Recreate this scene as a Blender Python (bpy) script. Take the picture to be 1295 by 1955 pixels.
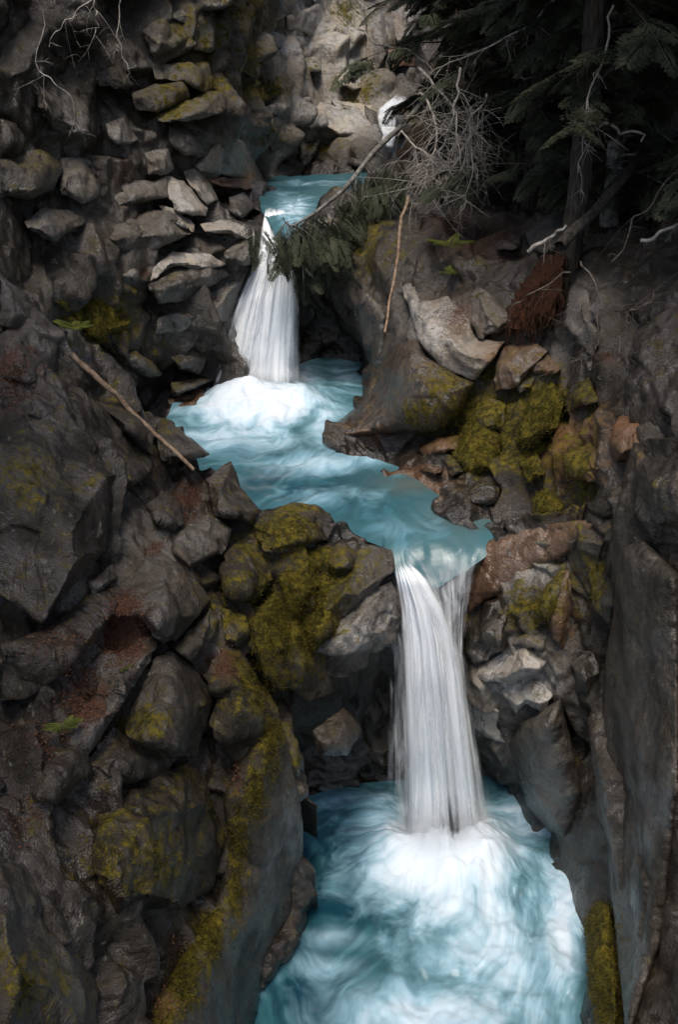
import bpy, math, random
import numpy as np
from mathutils import Vector
random.seed(7); RNG = np.random.default_rng(11)
S = bpy.context.scene
for o in list(bpy.data.objects): bpy.data.objects.remove(o)
# ---------------------------------------------------------------- camera, sky, sun, exposure
F_PX, CX, CY, PITCH, CAM_Z = 1918.0, 647.5, 977.5, math.radians(25), 12.0
cam_d = bpy.data.cameras.new('camera'); cam = bpy.data.objects.new('camera', cam_d)
S.collection.objects.link(cam); S.camera = cam
cam.location = (0, 0, CAM_Z); cam.rotation_euler = (math.radians(90) - PITCH, 0, 0)
cam_d.sensor_fit = 'VERTICAL'; cam_d.sensor_height = 24; cam_d.lens = 24 * F_PX / 1955
cam_d.clip_end = 1000
SUN_EL, SUN_AZ = math.radians(69), math.radians(196)      # azimuth clockwise from +Y
w = bpy.data.worlds.new('World'); S.world = w; w.use_nodes = True
nt = w.node_tree; sky = nt.nodes.new('ShaderNodeTexSky'); sky.sky_type = 'NISHITA'
sky.sun_disc = False; sky.sun_elevation = SUN_EL; sky.sun_rotation = SUN_AZ % (2*math.pi)
sky.dust_density = 3.0
bg = nt.nodes['Background']; bg.inputs['Strength'].default_value = 0.09
nt.links.new(sky.outputs[0], bg.inputs['Color'])
sd = bpy.data.lights.new('sun', 'SUN'); sd.energy = 1.5; sd.angle = math.radians(25); sd.color = (1, .94, .84)
sun = bpy.data.objects.new('sun', sd); S.collection.objects.link(sun)
sdir = Vector((math.sin(SUN_AZ)*math.cos(SUN_EL), math.cos(SUN_AZ)*math.cos(SUN_EL), math.sin(SUN_EL)))
sun.rotation_euler = sdir.to_track_quat('Z', 'Y').to_euler(); sun.location = sdir*60
S.view_settings.view_transform = 'Standard'; S.view_settings.look = 'None'
S.view_settings.gamma = 1; S.view_settings.exposure = 1.3
S.cycles.max_bounces = 5; S.cycles.diffuse_bounces = 3; S.cycles.transparent_max_bounces = 10
# ---------------------------------------------------------------- helpers
CP, SP = math.cos(PITCH), math.sin(PITCH)
def unproj(px, py, Y):
    """photo pixel + horizontal distance Y -> world"""
    a = (np.asarray(px, float)-CX)/F_PX; b = (np.asarray(py, float)-CY)/F_PX
    ry = CP - b*SP; rz = -SP - b*CP
    t = np.asarray(Y, float)/ry
    return np.stack([a*t, ry*t, CAM_Z + rz*t], -1)
def y_at_z(py, z):
    b = (np.asarray(py, float)-CY)/F_PX
    return (CAM_Z - z)/((SP + b*CP)/(CP - b*SP))
def hsh(i, j, k, s=0):
    n = (i*374761393 + j*668265263 + k*2147483647 + s*974711 + 1013904223) & 0xFFFFFFFF
    n = ((n ^ (n >> 13))*1274126177) & 0xFFFFFFFF
    n = ((n ^ (n >> 16))*2246822519) & 0xFFFFFFFF
    return ((n ^ (n >> 15)) & 0xFFFFFF)/float(0xFFFFFF)
def vnoise(P, s=0):
    I = np.floor(P).astype(np.int64); f = P - I; f = f*f*(3-2*f); r = 0
    for dx in (0, 1):
        for dy in (0, 1):
            for dz in (0, 1):
                wgt = (f[:, 0] if dx else 1-f[:, 0])*(f[:, 1] if dy else 1-f[:, 1])*(f[:, 2] if dz else 1-f[:, 2])
                r = r + wgt*hsh(I[:, 0]+dx, I[:, 1]+dy, I[:, 2]+dz, s)
    return r*2-1
def fbm(P, o=4, s=0):
    r = 0; a = 1
    for k in range(o): r = r + a*vnoise(P*(2.03**k)+k*7.3, s+k); a *= .5
    return r
ROT = np.array([[.80, -.36, .48], [.60, .48, -.64], [0, .80, .60]])
def fracture(P, size, s=0, tilt=.55, stretch=(1, 1, 1)):
    """broken-rock relief: every Worley cell is its own tilted plane; joints are recessed"""
    Q = (P @ ROT)/(size*np.array(stretch)); Q = Q + .12*np.stack([vnoise(Q*1.7, s+20), vnoise(Q*1.7, s+21), vnoise(Q*1.7, s+22)], 1)
    I = np.floor(Q).astype(np.int64); N = len(Q)
    d1 = np.full(N, 9.); d2 = np.full(N, 9.); val = np.zeros(N)
    for dx in (-1, 0, 1):
        for dy in (-1, 0, 1):
            for dz in (-1, 0, 1):
                c = I + np.array([dx, dy, dz]); a, b, e = c[:, 0], c[:, 1], c[:, 2]
                fp = c + np.stack([hsh(a, b, e, s+1), hsh(a, b, e, s+2), hsh(a, b, e, s+3)], 1)
                v = Q - fp; d = np.sqrt((v*v).sum(1))
                g = np.stack([hsh(a, b, e, s+4), hsh(a, b, e, s+5), hsh(a, b, e, s+6)], 1)*2-1
                pv = (hsh(a, b, e, s+7)-.5)*.6 + tilt*(g*v).sum(1)
                near = d < d1
                d2 = np.where(near, d1, np.minimum(d2, d)); val = np.where(near, pv, val); d1 = np.where(near, d, d1)
    return (val - .16*np.exp(-(d2-d1)/.03))*size
def facet(P, size, s=0, stretch=(1, 1, 1)):
    """planar facets with sharp creases: linear interpolation over a tetrahedral lattice"""
    Q = (P @ ROT)/(size*np.array(stretch)); Q = Q + .25*np.stack([vnoise(Q*.7, s+30), vnoise(Q*.7, s+31), vnoise(Q*.7, s+32)], 1)
    I = np.floor(Q).astype(np.int64); f = Q-I; o = np.argsort(-f, axis=1); fs = np.take_along_axis(f, o, 1)
    c = I.copy(); r = (1-fs[:, 0])*hsh(c[:, 0], c[:, 1], c[:, 2], s); ar = np.arange(len(Q))
    for k in range(3):
        c[ar, o[:, k]] += 1
        r = r + (fs[:, k]-(fs[:, k+1] if k < 2 else 0))*hsh(c[:, 0], c[:, 1], c[:, 2], s)
    return (r*2-1)*size
def tps(ctrl):
    c = np.array(ctrl, float); X = c[:, :2]/400; n = len(X)
    def U(d2): return np.where(d2 > 1e-12, d2*np.log(d2+1e-12), 0)
    A = np.zeros((n+3, n+3)); A[:n, :n] = U(((X[:, None]-X[None])**2).sum(-1)) + np.eye(n)*.002
    A[:n, n] = 1; A[:n, n+1:] = X; A[n, :n] = 1; A[n+1:, :n] = X.T
    sol = np.linalg.solve(A, np.r_[np.log(c[:, 2]), 0, 0, 0])
    def f(px, py):
        p = np.stack([np.ravel(px), np.ravel(py)], 1)/400
        return np.exp(U(((p[:, None]-X[None])**2).sum(-1)) @ sol[:n] + sol[n] + p @ sol[n+1:])
    return f
def inside(px, py, poly):
    r = np.zeros(px.shape, bool); n = len(poly)
    for i in range(n):
        x0, y0 = poly[i]; x1, y1 = poly[(i+1) % n]
        if y0 == y1: continue
        c = ((y0 > py) != (y1 > py)) & (px < (x1-x0)*(py-y0)/(y1-y0)+x0); r ^= c
    return r
def nearest_on_poly(p, poly):
    best = np.full(len(p), 1e18); q = p.copy()
    for i in range(len(poly)):
        a = np.array(poly[i], float); d = np.array(poly[(i+1) % len(poly)], float)-a
        t = np.clip(((p-a) @ d)/max(d @ d, 1e-9), 0, 1); c = a + t[:, None]*d
        dd = ((p-c)**2).sum(1); m = dd < best; best[m] = dd[m]; q[m] = c[m]
    return q, np.sqrt(best)
def rough_poly(poly, amp, seg=14, seed=0):
    """fine uneven outline instead of straight edges"""
    out = []; r = random.Random(seed)
    for i in range(len(poly)):
        a, b = poly[i][:2], poly[(i+1) % len(poly)][:2]
        L = math.dist(a, b); n = max(1, int(L/seg)); nx, ny = (b[1]-a[1])/max(L, 1e-6), -(b[0]-a[0])/max(L, 1e-6)
        for k in range(n):
            j = r.uniform(-amp, amp) if k else 0; t = k/n
            out.append((a[0]+(b[0]-a[0])*t+nx*j, a[1]+(b[1]-a[1])*t+ny*j))
    return out
def px_grid(poly, step):
    P = np.array(poly, float); x0, y0 = P.min(0)-step; x1, y1 = P.max(0)+step
    xs = np.arange(x0, x1+step, step); ys = np.arange(y0, y1+step, step)
    gx, gy = np.meshgrid(xs, ys); nx, ny = len(xs), len(ys)
    cin = inside(gx[:-1, :-1]+step/2, gy[:-1, :-1]+step/2, poly)
    idx = np.arange(nx*ny).reshape(ny, nx)
    quads = np.stack([idx[:-1, :-1][cin], idx[1:, :-1][cin], idx[1:, 1:][cin], idx[:-1, 1:][cin]], 1)
    used, inv = np.unique(quads, return_inverse=True); quads = inv.reshape(-1, 4)
    p = np.stack([gx.ravel()[used], gy.ravel()[used]], 1)
    e = np.concatenate([quads[:, [0, 1]], quads[:, [1, 2]], quads[:, [2, 3]], quads[:, [3, 0]]])
    es = set(map(tuple, e)); bnd = [(a, b) for a, b in es if (b, a) not in es]
    bv = np.unique(np.array(bnd).ravel())
    q, _ = nearest_on_poly(p[bv], poly); p[bv] = q
    return p, quads, bnd, bv
def relax(d, q, n):
    ed = np.concatenate([q[:, [0, 1]], q[:, [1, 2]], q[:, [2, 3]], q[:, [3, 0]]]); ed = np.vstack([ed, ed[:, ::-1]]); cnt = np.bincount(ed[:, 0], minlength=len(d))
    for _ in range(n): d = .4*d+.6*np.bincount(ed[:, 0], d[ed[:, 1]], len(d))/cnt
    return d
def normals(V, quads):
    n = np.cross(V[quads[:, 2]]-V[quads[:, 0]], V[quads[:, 3]]-V[quads[:, 1]])
    N = np.zeros_like(V)
    for k in range(4): np.add.at(N, quads[:, k], n)
    return N/np.maximum(np.linalg.norm(N, axis=1, keepdims=True), 1e-9)
def mesh_obj(name, V, Fs, mat, parent=None, attrs=None, smooth=True):
    me = bpy.data.meshes.new(name); V = np.asarray(V, float)
    if isinstance(Fs, np.ndarray):
        m = Fs.shape[1]; me.vertices.add(len(V)); me.vertices.foreach_set('co', V.ravel())
        me.loops.add(Fs.size); me.loops.foreach_set('vertex_index', Fs.ravel().astype(np.int32))
        me.polygons.add(len(Fs)); me.polygons.foreach_set('loop_start', np.arange(0, Fs.size, m, dtype=np.int32))
        me.update(calc_edges=True); me.validate()
    else: me.from_pydata([tuple(v) for v in V], [], [tuple(f) for f in Fs])
    if smooth: me.polygons.foreach_set('use_smooth', np.ones(len(me.polygons), bool))
    for k, a in (attrs or {}).items():
        a = np.asarray(a, np.float32)
        if a.ndim == 2:
            at = me.attributes.new(k, 'FLOAT_COLOR', 'POINT'); at.data.foreach_set('color', a.ravel())
        else:
            at = me.attributes.new(k, 'FLOAT', 'POINT'); at.data.foreach_set('value', a)
    me.materials.append(mat); o = bpy.data.objects.new(name, me); S.collection.objects.link(o)
    if parent: o.parent = parent
    return o
def tag(o, label=None, cat=None, group=None, kind=None):
    for k, v in (('label', label), ('category', cat), ('group', group), ('kind', kind)):
        if v: o[k] = v
    return o
def empty(name, loc):
    o = bpy.data.objects.new(name, None); o.location = loc; S.collection.objects.link(o); return o
# ---------------------------------------------------------------- materials
def new_mat(name):
    m = bpy.data.materials.new(name); m.use_nodes = True; n = m.node_tree; n.nodes.clear()
    out = n.nodes.new('ShaderNodeOutputMaterial'); return m, n, out
class G:
    def __init__(s, nt): s.nt = nt
    def n(s, t, ins=None, **kw):
        d = s.nt.nodes.new('ShaderNode'+t)
        for k, v in kw.items(): setattr(d, k, v)
        for k, v in (ins or {}).items():
            if hasattr(v, 'is_linked'): s.nt.links.new(v, d.inputs[k])
            else: d.inputs[k].default_value = v
        return d
    def noise(s, vec, scale, det=5, rough=.6, dist=0):
        return s.n('TexNoise', {'Vector': vec, 'Scale': scale, 'Detail': det, 'Roughness': rough, 'Distortion': dist}).outputs['Fac']
    def math(s, op, a, b=0, clamp=False):
        return s.n('Math', {0: a, 1: b}, operation=op, use_clamp=clamp).outputs[0]
    def ramp(s, v, a, b):
        return s.n('MapRange', {'Value': v, 'From Min': a, 'From Max': b}, interpolation_type='SMOOTHSTEP').outputs[0]
    def mix(s, f, a, b):
        d = s.n('Mix', data_type='RGBA')
        for sock, v in ((d.inputs[0], f), (d.inputs[6], a), (d.inputs[7], b)):
            if hasattr(v, 'is_linked'): s.nt.links.new(v, sock)
            else: sock.default_value = v if not isinstance(v, tuple) else (*v, 1)[:4]
        return d.outputs[2]
def rock_material():
    m, n, out = new_mat('rock'); g = G(n)
    pos = g.n('NewGeometry').outputs['Position']; nrm = g.n('NewGeometry').outputs['Normal']
    sep = g.n('SeparateColor', {0: g.n('Attribute', attribute_name='paint').outputs['Color']})
    tone, moss, wet = sep.outputs[0], sep.outputs[1], sep.outputs[2]
    s2 = g.n('SeparateColor', {0: g.n('Attribute', attribute_name='paint2').outputs['Color']})
    rust, litter = s2.outputs[0], s2.outputs[1]
    big = g.noise(pos, 1.3, 3, .6); mid = g.noise(pos, 6, 4, .7); fine = g.noise(pos, 40, 3, .7); gr = g.noise(pos, 170, 1, .6)
    nz = g.n('SeparateXYZ', {0: nrm}).outputs[2]
    t = g.math('MULTIPLY', tone, g.math('ADD', .35, g.math('MULTIPLY', big, 1.3)))
    t = g.math('MULTIPLY', t, g.math('ADD', .3, g.math('MULTIPLY', mid, 1.4)))
    t = g.math('MULTIPLY', t, g.math('ADD', .4, g.math('MULTIPLY', fine, 1.2)), True)
    t = g.math('POWER', t, 1.35)
    dk = g.mix(g.ramp(big, .35, .65), (.009, .0072, .005), (.034, .020, .0095))
    col = g.mix(t, dk, g.mix(g.ramp(big, .35, .65), (.44, .37, .29), (.50, .475, .45)))
    wp = g.n('VectorMath', {0: pos, 1: g.n('VectorMath', {0: g.n('TexNoise', {'Vector': pos, 'Scale': 2.5, 'Detail': 4}).outputs['Color'], 'Scale': .35}, operation='SCALE').outputs[0]}, operation='ADD').outputs[0]
    wp = g.n('Mapping', {'Vector': wp, 'Rotation': (.5, .35, .4), 'Scale': (1, 1.5, .55)}).outputs[0]
    ck = [g.n('TexVoronoi', {'Vector': wp, 'Scale': sc}, feature='DISTANCE_TO_EDGE').outputs['Distance'] for sc in (1.9,)]
    crack = g.math('SUBTRACT', 1, g.ramp(ck[0], 0, .03))
    crack = g.math('MULTIPLY', crack, g.ramp(big, .35, .6))
    col = g.mix(g.math('MULTIPLY', crack, .6), col, (.012, .010, .008))
    # mineral streaks and speckle
    st = g.n('Mapping', {'Vector': pos, 'Rotation': (.3, .6, .2), 'Scale': (2, 2, 14)}).outputs[0]
    streak = g.ramp(g.noise(st, 1.2, 3, .6), .5, .72)
    col = g.mix(g.math('MULTIPLY', streak, .35), col, (.03, .027, .023))
    col = g.mix(g.math('MULTIPLY', g.ramp(gr, .6, .75), g.math('MULTIPLY', t, .6)), col, (.5, .48, .45))
    rs = g.math('MULTIPLY', g.ramp(g.math('ADD', rust, g.math('MULTIPLY', g.math('SUBTRACT', mid, .5), .9)), .22, .62), .85)
    col = g.mix(rs, col, g.mix(fine, (.09, .035, .013), (.27, .135, .06)))
    lich = g.math('MULTIPLY', g.ramp(g.noise(pos, 9, 1, .5, 1), .68, .72), .22)
    col = g.mix(lich, col, (.3, .3, .24))
    mm = g.math('ADD', g.math('MULTIPLY', g.math('POWER', moss, .8), .68), g.math('MULTIPLY', g.math('SUBTRACT', big, .5), .9))
    mm = g.math('ADD', mm, g.math('MULTIPLY', g.math('SUBTRACT', mid, .5), 1.3))
    mm = g.math('ADD', mm, g.math('MULTIPLY', g.math('SUBTRACT', fine, .5), 1.0))
    mm = g.math('ADD', mm, g.math('MULTIPLY', nz, .15)); mf = g.ramp(mm, .36, .66)
    mc = g.mix(g.ramp(g.noise(pos, 10, 3, .75), .35, .65), (.016, .014, .004), (.16, .122, .014)); mc = g.mix(g.math('MULTIPLY', g.ramp(gr, .35, .7), .5), mc, (.06, .055, .012))
    col = g.mix(mf, col, mc)
    lf = g.ramp(g.math('ADD', g.math('ADD', litter, g.math('MULTIPLY', g.math('SUBTRACT', fine, .5), 1.3)), g.math('MULTIPLY', nz, .2)), .45, .7)
    col = g.mix(lf, col, g.mix(gr, (.028, .012, .008), (.12, .056, .035)))
    h = g.math('ADD', g.math('MULTIPLY', mid, .16), g.math('MULTIPLY', fine, .05)); h = g.math('ADD', h, g.math('MULTIPLY', gr, .012))

    h = g.math('ADD', h, g.math('MULTIPLY', g.math('MULTIPLY', mf, gr), .05))
    vc = g.n('TexVoronoi', {'Vector': wp, 'Scale': 9.0}).outputs['Color']
    off = g.n('VectorMath', {0: g.n('VectorMath', {0: vc, 1: (.5, .5, .5)}, operation='SUBTRACT').outputs[0], 'Scale': g.math('MULTIPLY', g.math('SUBTRACT', 1, mf), .42)}, operation='SCALE').outputs[0]
    fn = g.n('VectorMath', {0: g.n('VectorMath', {0: nrm, 1: off}, operation='ADD').outputs[0]}, operation='NORMALIZE').outputs[0]
    bmp = g.n('Bump', {'Height': h, 'Strength': .5, 'Distance': 1.0, 'Normal': fn}).outputs[0]
    wr = g.math('MULTIPLY', g.math('MAXIMUM', wet, g.ramp(big, .3, .7)), g.math('SUBTRACT', 1, g.math('MAXIMUM', mf, lf)))
    col = g.mix(g.math('MULTIPLY', wr, .35), col, (.012, .011, .010))
    rough = g.n('MapRange', {'Value': wr, 'From Min': 0, 'From Max': 1, 'To Min': .62, 'To Max': .2}).outputs[0]
    spec = g.n('MapRange', {'Value': wr, 'To Min': .12, 'To Max': .9}).outputs[0]
    b = g.n('BsdfPrincipled', {'Base Color': col, 'Roughness': rough, 'Normal': bmp, 'Specular IOR Level': spec})
    n.links.new(b.outputs[0], out.inputs[0]); return m
def simple_mat(name, c1, c2, scale=8, rough=.8, bump=.02, stretch=(1, 1, 1), trans=False):
    m, n, out = new_mat(name); g = G(n)
    vec = g.n('Mapping', {'Vector': g.n('NewGeometry').outputs['Position'], 'Scale': stretch}).outputs[0]
    f = g.noise(vec, scale, 5, .65); col = g.mix(g.ramp(f, .3, .7), c1, c2)
    bmp = g.n('Bump', {'Height': f, 'Strength': .8, 'Distance': bump}).outputs[0]
    b = g.n('BsdfPrincipled', {'Base Color': col, 'Roughness': rough, 'Normal': bmp, 'Specular IOR Level': .12})
    if trans:
        t = g.n('BsdfTranslucent', {'Color': col}); mx = g.n('MixShader', {0: .3, 1: b.outputs[0], 2: t.outputs[0]}); b = mx
    n.links.new(b.outputs[0], out.inputs[0]); return m
def pool_material():
    m, n, out = new_mat('pool_water'); g = G(n)
    pos = g.n('NewGeometry').outputs['Position']; foam = g.n('Attribute', attribute_name='foam').outputs['Fac']
    flow = g.n('Attribute', attribute_name='flow').outputs['Vector']
    a = g.noise(flow, 1.1, 3, .5, .5); b = g.noise(flow, 2.8, 3, .5, .5); c = g.noise(flow, 9, 2, .5, .3)
    v = g.math('ADD', foam, g.math('MULTIPLY', g.math('SUBTRACT', a, .5), .95))
    v = g.math('ADD', v, g.math('MULTIPLY', g.math('SUBTRACT', b, .5), .65)); v = g.math('ADD', v, g.math('MULTIPLY', g.math('SUBTRACT', c, .5), .3))
    ff = g.ramp(v, .5, 1.2); fm = g.ramp(v, .16, .85)
    deep = g.n('Attribute', attribute_name='deep').outputs['Fac']
    teal = g.mix(deep, (.045, .115, .135), (.007, .042, .066)); teal = g.mix(g.ramp(b, .4, .7), teal, (.03, .115, .14))
    shal = g.n('Attribute', attribute_name='shallow').outputs['Fac']; teal = g.mix(shal, teal, (.13, .085, .045))
    col = g.mix(ff, g.mix(fm, teal, (.24, .41, .51)), (.62, .69, .77))
    rough = g.n('MapRange', {'Value': ff, 'To Min': .3, 'To Max': .75}).outputs[0]
    bmp = g.n('Bump', {'Height': g.math('ADD', a, g.math('MULTIPLY', b, .5)), 'Strength': .5, 'Distance': .12}).outputs[0]
    p = g.n('BsdfPrincipled', {'Base Color': col, 'Roughness': rough, 'Normal': bmp, 'IOR': 1.33})
    n.links.new(p.outputs[0], out.inputs[0]); return m
def fall_material():
    m, n, out = new_mat('falling_water'); g = G(n)
    uv = g.n('Attribute', attribute_name='flow').outputs['Vector']; den = g.n('Attribute', attribute_name='body').outputs['Fac']
    s1 = g.noise(g.n('Mapping', {'Vector': uv, 'Scale': (4.5, .45, 1)}).outputs[0], 1, 4, .6, .45)
    s2 = g.noise(g.n('Mapping', {'Vector': uv, 'Scale': (14, .4, 1)}).outputs[0], 1, 3, .6)
    s3 = g.noise(g.n('Mapping', {'Vector': uv, 'Scale': (2.2, 1.5, 1)}).outputs[0], 1, 3, .5, .5)
    v = g.math('ADD', g.math('MULTIPLY', s1, .62), g.math('MULTIPLY', s2, .23)); v = g.math('ADD', v, g.math('MULTIPLY', s3, .5))
    al = g.ramp(g.math('ADD', den, g.math('MULTIPLY', g.math('SUBTRACT', v, .675), 1.7)), .05, .95)
    col = g.mix(g.ramp(v, .45, .85), (.80, .86, .93), (.95, .97, .99))
    d = g.n('BsdfPrincipled', {'Base Color': col, 'Roughness': .55})
    t = g.n('BsdfTranslucent', {'Color': col}); mx = g.n('MixShader', {0: .15, 1: d.outputs[0], 2: t.outputs[0]})
    tr = g.n('BsdfTransparent'); fin = g.n('MixShader', {0: al, 1: tr.outputs[0], 2: mx.outputs[0]})
    n.links.new(fin.outputs[0], out.inputs[0]); return m
M_ROCK = rock_material(); M_POOL = pool_material(); M_FALL = fall_material()
M_BARK = simple_mat('dark_bark', (.018, .015, .012), (.075, .065, .055), 6, .9, .05, (3, 3, .6))
M_GREYBARK = simple_mat('lichen_bark', (.05, .047, .042), (.24, .23, .21), 9, .9, .02)
M_DEAD = simple_mat('dead_wood', (.17, .15, .125), (.46, .42, .37), 12, .85, .01)
M_TWIG = simple_mat('brown_twig', (.05, .04, .032), (.17, .14, .115), 12, .85, .01)
M_STICK = simple_mat('brown_stick', (.11, .07, .045), (.32, .23, .16), 14, .8, .01)
M_NEEDLE = simple_mat('needle_foliage', (.03, .037, .024), (.09, .096, .06), 3, .7, 0, trans=True)
M_LITTER = simple_mat('fallen_leaf', (.04, .016, .010), (.16, .08, .045), 30, .8, 0)
M_ROTTEN = simple_mat('rotten_wood', (.014, .006, .004), (.075, .032, .017), 9, .95, .06, (4, 4, .5))
M_SOIL = simple_mat('soil', (.01, .007, .005), (.045, .03, .02), 7, .95, .05)
M_MOSS = simple_mat('moss_leaf', (.024, .021, .005), (.13, .105, .016), 9, .8, 0, trans=True)
M_FERN = simple_mat('fern_leaf', (.07, .085, .02), (.17, .19, .04), 6, .7, 0, trans=True)
# ---------------------------------------------------------------- surface colour marks (x, y, rx, ry, value) in photo pixels
MOSS = [(525,1410,22,40,.95),(490,1520,24,60,.95),(455,1600,24,70,.95),(450,1690,20,60,.85),(400,1790,28,60,.9),(350,1880,30,60,.9),(310,1950,30,50,.8),(880,800,90,60,.75),(960,830,90,90,.7),(1080,880,60,80,.6),(700,450,40,60,.5),(610,290,50,25,.7),(590,140,25,30,.5),(690,180,30,20,.6),(520,330,20,20,.5),(550,1180,70,90,.7),(420,1150,60,60,.4),(500,1300,70,80,.5),(380,60,45,70,.55),(470,30,45,40,.6),(470,110,35,45,.6),(500,170,50,25,.8),(508,262,25,38,.6),(400,165,60,25,.45),(625,292,45,18,.6),(655,20,35,40,.6),
 (330,190,40,30,.4),(195,610,60,45,.85),(235,575,35,30,.6),(290,720,50,90,.35),(370,725,40,10,.5),(40,930,70,60,.25),(545,1000,80,40,.6),(600,1110,60,80,.75),(565,1150,50,50,.5),
 (490,1170,60,70,.4),(520,1450,26,60,.85),(455,1620,26,110,.75),(365,1830,32,80,.65),(300,1640,110,80,.3),(60,1890,60,60,.4),(290,1400,60,40,.3),(450,1350,60,60,.3),
 (800,790,36,28,.85),(910,860,55,65,.75),(1030,790,55,70,.7),(1050,960,40,35,.6),(850,740,60,45,.5),(690,500,50,40,.4),(1020,1170,60,60,.45),(1110,1080,50,90,.45),(1150,1840,26,100,.95),
 (900,1120,18,55,.5),(930,700,60,25,.4),(980,870,70,70,.4),(760,720,40,15,.3),(560,1060,60,50,.4),(650,1090,30,80,.35),(430,400,40,12,.3)]
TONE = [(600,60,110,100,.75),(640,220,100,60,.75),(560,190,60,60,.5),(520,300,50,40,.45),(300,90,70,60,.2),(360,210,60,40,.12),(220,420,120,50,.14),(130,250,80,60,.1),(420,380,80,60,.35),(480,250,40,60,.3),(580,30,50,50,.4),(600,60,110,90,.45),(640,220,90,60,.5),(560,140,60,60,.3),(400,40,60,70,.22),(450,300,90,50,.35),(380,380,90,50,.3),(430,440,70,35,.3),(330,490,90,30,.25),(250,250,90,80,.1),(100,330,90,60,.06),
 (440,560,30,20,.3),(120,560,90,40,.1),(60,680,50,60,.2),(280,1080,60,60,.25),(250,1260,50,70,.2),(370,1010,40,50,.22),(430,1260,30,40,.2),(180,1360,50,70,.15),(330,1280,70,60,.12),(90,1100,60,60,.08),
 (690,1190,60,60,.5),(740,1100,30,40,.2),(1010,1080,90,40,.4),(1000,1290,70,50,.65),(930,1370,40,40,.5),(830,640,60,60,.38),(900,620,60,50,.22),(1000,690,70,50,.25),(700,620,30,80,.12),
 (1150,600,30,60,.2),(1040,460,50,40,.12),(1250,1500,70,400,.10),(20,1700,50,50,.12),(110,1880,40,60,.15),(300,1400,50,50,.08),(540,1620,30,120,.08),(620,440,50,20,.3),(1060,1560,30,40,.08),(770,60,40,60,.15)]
WET = [(500,600,140,140,.9),(640,620,70,120,.9),(520,400,40,50,.8),(760,760,80,80,.6),(850,950,120,60,.8),(760,1180,50,120,.9),(1000,1200,110,180,.75),(1000,1450,90,150,.8),(650,1400,110,150,.8),
 (1110,1500,50,300,.7),(560,1650,30,200,.6),(640,200,80,50,.4),(740,250,50,60,.8),(300,650,80,60,.6),(480,980,40,60,.4),(980,1060,80,50,.8)]
RUST = [(940,1090,70,50,.6),(800,930,90,40,.6),(740,700,40,60,.25),(960,680,60,60,.5),(1100,850,110,90,.6),(700,830,60,15,.6),(1030,1100,60,60,.3),(440,345,40,12,.6),(1080,1180,40,90,.35),(720,1190,40,30,.25),
 (220,330,30,30,.4),(760,740,60,50,.35),(640,320,60,30,.2),(820,60,40,60,.2),(345,1090,30,50,.35),(1230,1500,60,400,.18)]
LITTER = [(240,1200,45,70,.7),(160,1330,50,90,.55),(60,1420,50,50,.5),(370,940,35,50,.6),(430,1270,25,40,.6),(20,720,45,60,.6),(290,1050,25,15,.5),(880,600,60,50,.45),(840,560,60,50,.35),(900,450,120,60,.4),
 (220,320,30,40,.4),(270,520,12,14,.6),(330,1780,30,60,.35),(300,1920,40,50,.4),(450,1490,20,50,.4),(110,1250,80,60,.35),(1150,680,70,30,.4),(410,345,50,8,.5),(40,1560,40,60,.3)]
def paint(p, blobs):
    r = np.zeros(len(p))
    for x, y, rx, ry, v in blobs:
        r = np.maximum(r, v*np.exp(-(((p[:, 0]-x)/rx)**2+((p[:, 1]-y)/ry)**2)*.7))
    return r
def rock_attrs(p, tone=None, moss=0., wet=None, rust=0., shade_dim=1., V=None):
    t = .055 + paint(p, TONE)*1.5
    if tone is not None: t = .35*t + 1.5*tone*shade_dim
    if shade_dim < 1: t = t*.75  # shade painted into the tone of the nearer blocks
    one = np.ones(len(p))
    wt = paint(p, WET) if wet is None else wet*one
    mo = np.maximum(paint(p, MOSS)+moss*.5+.13, moss*one)
    if V is not None:                                             # splash zone just above each water level
        zp = np.where(V[:, 2] < 4, 0., np.where((V[:, 2] < 8.2) | (V[:, 1] < 22), 5.2, 8.6)); ok = (V[:, 1] > 13.2) | (zp == 0); ab = np.maximum(V[:, 2]-zp, 0)
        band = np.exp(-(ab/.38)**2)*ok; wt = np.maximum(wt, band); t = t*(1-.7*band); mo = mo*(1-band)
    a = np.stack([t, mo, wt, one], 1)
    b = np.stack([np.maximum(paint(p, RUST), rust*one), paint(p, LITTER), 0*one, one], 1)
    return {'paint': a, 'paint2': b}
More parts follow.
